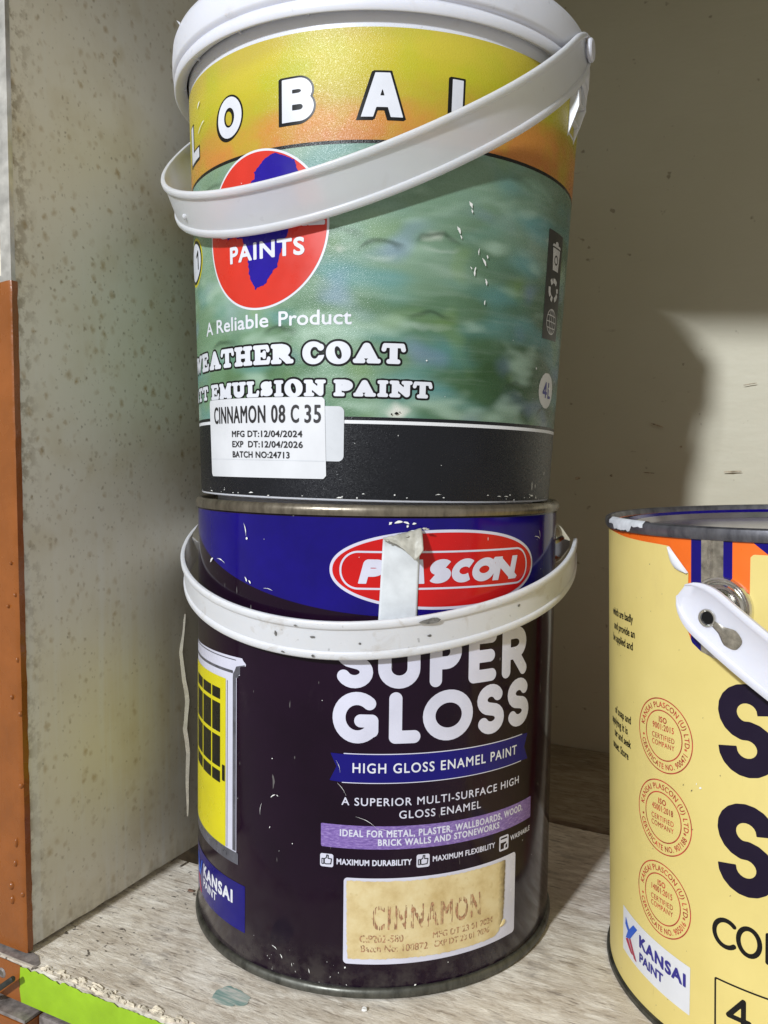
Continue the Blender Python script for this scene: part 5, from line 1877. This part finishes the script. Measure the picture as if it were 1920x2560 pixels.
# paper wrap with a rounded cut-out round the ear and a torn corner
pp = [(-170, 186.0), (-150, 185.6), (-133, 184.9), (-120, 183.9), (-108.6, 183.4), (-97, 183.0), (-92.3, 182.7), (-91.2, 180.2), (-87.2, 176.6), (-83.8, 174.0), (-84.0, 160), (-84.0, 153.6), (-82.2, 149.6), (-78.5, 147.0), (-74, 145.6), (-70, 145.2),
      (-66, 146.6), (-63.2, 149.6), (-61.9, 154), (-61.8, 166), (-61.6, 181.0), (-60.6, 181.9), (-50, 181.9), (0, 181.9), (0, 4.3), (-170, 4.3)]
ypaper = put_poly("paper_label", SY, pp, 3, M['pale_yellow_paper'], yel, h=0.45)
# curled torn corner
bm = bmesh.new()
prev = None
for i in range(14):
    t = i / 13
    u, v = -92.2 + 8.4 * t, 182.6 - 8.6 * t
    row = []
    for k in range(6):
        s = k / 5
        amp = math.sin(math.pi * min(1, t * .9 + .05)) * 3.0
        row.append(bm.verts.new(SY.map(np.array([u - s * amp * .75]), np.array([v - s * amp * .75]), 0.0003 + 0.0010 * math.sin(s * 2.6))[0]))
    if prev:
        for k in range(5):
            bm.faces.new((prev[k], row[k], row[k + 1], prev[k + 1]))
    prev = row
bm_obj("curled_corner", bm, M['sticker_white'], ypaper, smooth=80)
# big initials
for v0, v1 in ((107.1, 138.6), (66.2, 97.9)):
    us, vs = grid(-74, -50, v0 - 2, v1 + 2, 0.3)
    F = np.full((len(vs), len(us)), -9.0)
    t_ = 6.4
    u0, u1 = -72.2, -52.6
    path = [(u0 + t_ / 2 + x / .585 * (u1 - u0 - t_), v0 + t_ / 2 + y * (v1 - v0 - t_)) for x, y in arc(.29, .745, .29, .255, 0, 258) + arc(.295, .252, .29, .252, 84, -180)]
    stroke_field(F, us, vs, path, t_, butt=True)
    put("lettering", SY, us, vs, F, 4, M['ink_aubergine'], ypaper)
us, vs, F = letters_geo([('C', -74.0, -65.4, 45.3, 56.2), ('O', -65.6, -57.0, 45.3, 56.2), ('I', -55.9, -54.6, 45.3, 56.2)], 1.6, 0.2)
put("lettering", SY, us, vs, F, 4, M['print_black'], ypaper)
us, vs = grid(-75, -38, 8, 35, 0.25)
F = rrect_field(us, vs, -73.1, -40, 10, 33.9, 0.8)
put("volume_box", SY, us, vs, np.minimum(F, .65 - F), 4, M['print_black'], ypaper)
us, vs, F = letters_geo([('4', -68.9, -60.2, 19.0, 30.1)], 1.7, 0.2)
put("lettering", SY, us, vs, F, 4, M['print_black'], ypaper)
# side text
for tx, u1, v, wd in (("which are badly", -113.7, 151.2, 22.0), ("and provide an", -112.2, 145.6, 21.5), ("be applied and", -113.8, 140.6, 21.5),
                      ("of soap and", -115.4, 111.2, 17.0), ("applying it is", -118.2, 106.3, 19.0), ("ter and seek", -115.4, 101.6, 18.0), ("unset. Store", -117.5, 96.4, 18.0)):
    put_sans("lettering", SY, tx, u1 - wd, u1, v, 3.0, 4, M['print_black'], ypaper, bold=0.10, h=0.17)


def ring_text(text, cu, cv, r, a0, a1, cap, inward):
    """text along a circle; a0..a1 degrees, clockwise for the upper arc, counter-clockwise for the lower"""
    S = sans_outline(text, 1.1)
    x0, x1 = S[..., 0].min(), S[..., 0].max()
    t = (S[..., 0] - x0) / (x1 - x0)
    ang = np.radians(a0 + (a1 - a0) * t)
    y = S[..., 1] * cap / cap_height()
    rr_ = r - y if inward else r + y
    return np.stack([cu + rr_ * np.cos(ang), cv + rr_ * np.sin(ang)], -1)


for cu, cv, iso, cert in ((-95.4, 113.0, "9001:2015", "* CERTIFICATE NO. 900471 *"), (-95.7, 82.4, "45001:2018", "* CERTIFICATE NO. 907188 *"), (-96.0, 51.3, "14001:2015", "* CERTIFICATE NO. 905016 *")):
    us, vs = grid(cu - 15, cu + 15, cv - 15, cv + 15, 0.2)
    U, V = np.meshgrid(us, vs)
    rr_ = np.hypot(U - cu, V - cv)
    F = np.maximum(0.22 - np.abs(rr_ - 13.5), 0.22 - np.abs(rr_ - 9.1))
    stamp = put("stamp", SY, us, vs, F, 4, M['ink_red'], ypaper)
    for tx, r_, a0, a1, inw in (("KANSAI PLASCON (U) LTD", 10.3, 172, -8, False), (cert, 12.4, 190, 350, True)):
        S = ring_text(tx, cu, cv, r_, a0, a1, 2.0, inw)
        us2, vs2 = grid(cu - 14, cu + 14, cv - 14, cv + 14, 0.15)
        put("stamp_lettering", SY, us2, vs2, segs_field(us2, vs2, S) + 0.05, 4, M['ink_red'], ypaper)
    for tx, hw, v, cp, bo in (("ISO", 2.0, cv + 4.7, 2.0, .08), (iso, 5.4, cv + 1.9, 2.2, .05), ("CERTIFIED", 5.7, cv - 1.7, 1.9, .02), ("COMPANY", 5.7, cv - 4.3, 1.9, .02)):
        put_sans("stamp_lettering", SY, tx, cu - hw, cu + hw, v, cp, 4, M['ink_red'], ypaper, bold=bo, h=0.14, spacing=1.12)
# company sticker
ks = put_poly("company_sticker", SY, [(-122.4, 35.8), (-82.5, 32.3), (-82.8, 14.5), (-122.8, 17.8)], 5, M['sticker_white'], yel, h=0.3)
sh_ = lambda S: np.stack([S[..., 0], S[..., 1] - 0.062 * (S[..., 0] + 109)], -1)
put_sans("lettering", SY, "KANSAI", -109.0, -84.3, 26.4, 4.3, 7, M['ink_blue'], ks, bold=0.3, spacing=1.14, h=0.17, warp=lambda S: np.stack([S[..., 0], S[..., 1] - 0.085 * (S[..., 0] + 109)], -1))
put_sans("lettering", SY, "PAINT", -108.9, -94.9, 20.5, 3.4, 7, M['ink_blue'], ks, bold=0.18, h=0.17, warp=sh_)
put_poly("company_mark", SY, [(-119.8, 32.3), (-117.6, 29.6), (-116.6, 28.8), (-113.4, 32.2), (-110.4, 31.9), (-116.0, 25.2), (-119.8, 23.8), (-117.9, 27.4), (-120.2, 29.2)], 7, M['ink_sky'], ks, h=0.2)
put_poly("company_mark", SY, [(-119.9, 23.4), (-117.8, 24.6), (-113.6, 19.8), (-115.4, 19.9)], 7, M['ink_crimson'], ks, h=0.2)
put_poly("company_mark", SY, [(-117.2, 25.0), (-115.6, 25.4), (-110.8, 18.6), (-112.8, 19.0)], 7, M['ink_crimson'], ks, h=0.2)
sp = [(-78.5, 99.0, 1.0, .9, 30), (-80.0, 100.0, .8, .3, 80)]
slivers("scuff_marks", SY, sp, M['chip_white'], ypaper, 8)
sp = [(-82.0, 97.0, 1.0, .35, 60), (-85.5, 98.0, .8, .3, 70)] + [(random.uniform(-125, -55), random.uniform(8, 180), random.uniform(.2, .6), random.uniform(.12, .3), random.uniform(0, 180)) for _ in range(34)]
slivers("dirt_specks", SY, sp, M['dirt'], ypaper, 8)

# ear, strap with keyhole slot and eyelet
thE, A, L, phi, zE, wS, nS, fx = -0.8668, 0.0932, 0.1116, 0.6498, 0.1630, 0.0178, 1.9934, 0.0004
P, N, b, e, f = bail_curve(thE, A, L, phi, zE, nS, fx, 1, 200, -0.095, math.pi - 0.0)
ex = Vector(e)
base = ex * (RY - 0.0005) + Vector((0.0, 0.0, zE + 0.0002)) + Vector((math.cos(thE), math.sin(thE), 0)) * 0.0010
ear = disc_stack("ear", [(0.0108, 0), (0.0108, .0012), (0.0104, .0022), (0.0098, .0022), (0.0094, .0012), (0.0091, .0011), (0.0088, .0026), (0.0082, .0036), (0.0076, .0035), (0.0072, .0022), (0.0069, .0022), (0.0066, .0042), (0.0058, .0054), (0.0046, .0057), (0.0036, .0050), (0.0010, .0048)], M['ear_metal'], yel, base, ex, n=56, sharp=20)
yh = strap("handle", P, N, b, wS, M['new_plastic'], yel, th=0.0016, flange=0.0013, fw=0.0026, taper=7)


def at_strap(i, t, off):
    i0, fr = int(i), i - int(i)
    p_ = P[i0] * (1 - fr) + P[i0 + 1] * fr
    return Vector(p_) + Vector(b) * t + Vector(N[i0]) * off


tang = lambda i: Vector(P[i + 1] - P[i]).normalized()
i_e = 7
nrm = Vector(N[i_e])
ce = at_strap(7.0, -0.0006, 0.0006)
disc_stack("eyelet", [(0.0030, -0.0006), (0.0031, .0005), (0.0029, .0009), (0.0025, .0010), (0.0022, .0007), (0.0021, -.0005), (0.0001, -.0006)], M['ear_metal'], yh, ce, nrm, n=32, sharp=20)
disc_stack("eyelet_hole", [(0.0021, 0), (0.0016, .00012), (0.0002, .00015)], M['print_black'], yh, ce + nrm * 0.0003, nrm, n=24)
# keyhole recess: a metal-toned figure of eight laid in the strap
ring = []
tg = tang(10)
bb = Vector(b)
o_ = at_strap(7.0, -0.0006, 0.00096)
for k in range(40):
    a = 2 * math.pi * k / 40
    q = 7.6 + 5.8 * math.cos(a)
    w_ = (1.5 + 1.9 * max(0.0, min(1.0, (q - 5.6) / 3.6))) * (abs(math.sin(a)) ** .6) * math.copysign(1, math.sin(a))
    ring.append(o_ + tg * q * 0.001 + bb * w_ * 0.001)
bm = bmesh.new()
vt = [bm.verts.new(p_) for p_ in ring]
ctr = bm.verts.new(sum(ring, Vector()) / 40 + nrm * 0.0009)
for k in range(40):
    bm.faces.new((ctr, vt[k], vt[(k + 1) % 40]))
bm_obj("keyhole_slot", bm, M['seam_metal'], yh, smooth=80)

# ------------------------------------------------------------------ small litter on the board
def flake(name, wx, wy, rx, ry, h_, m, label, seed):
    w, d, _ = to_rack(wx, wy, 0)
    bm = bmesh.new()
    top, bot = [], []
    for k in range(9):
        a = 2 * math.pi * k / 9
        r_ = 1 + 0.35 * noise.noise((math.cos(a) * 2, math.sin(a) * 2, seed))
        x, y = w + rx * r_ * math.cos(a), d + ry * r_ * math.sin(a)
        bot.append(bm.verts.new((x - w, y - d, 0)))
        top.append(bm.verts.new(((x - w) * .8, (y - d) * .8, h_ * (1 + .4 * noise.noise((k * 1.3, seed, 2))))))
    bm.faces.new(top)
    for k in range(9):
        bm.faces.new((bot[k], bot[(k + 1) % 9], top[(k + 1) % 9], top[k]))
    o = bm_obj(name, bm, m, None)
    o.rotation_euler = (0, 0, -YAW)
    o.location = (wx, wy, -TILT * wx + 0.0003)
    o['label'] = label
    o['category'] = "paint chip"
    return o


flake("paint_chip", -0.0040, -0.0900, 0.0012, 0.0010, 0.0008, M['chip_white'], "tiny white paint chip on the board in front of the dark tin", 3.0)
flake("paint_chip", -0.0905, -0.0020, 0.0020, 0.0008, 0.0007, flat_mat("brown_chip", (0.16, 0.09, 0.06), 0.7), "small brown chip on the board beside the grey panel", 5.0)
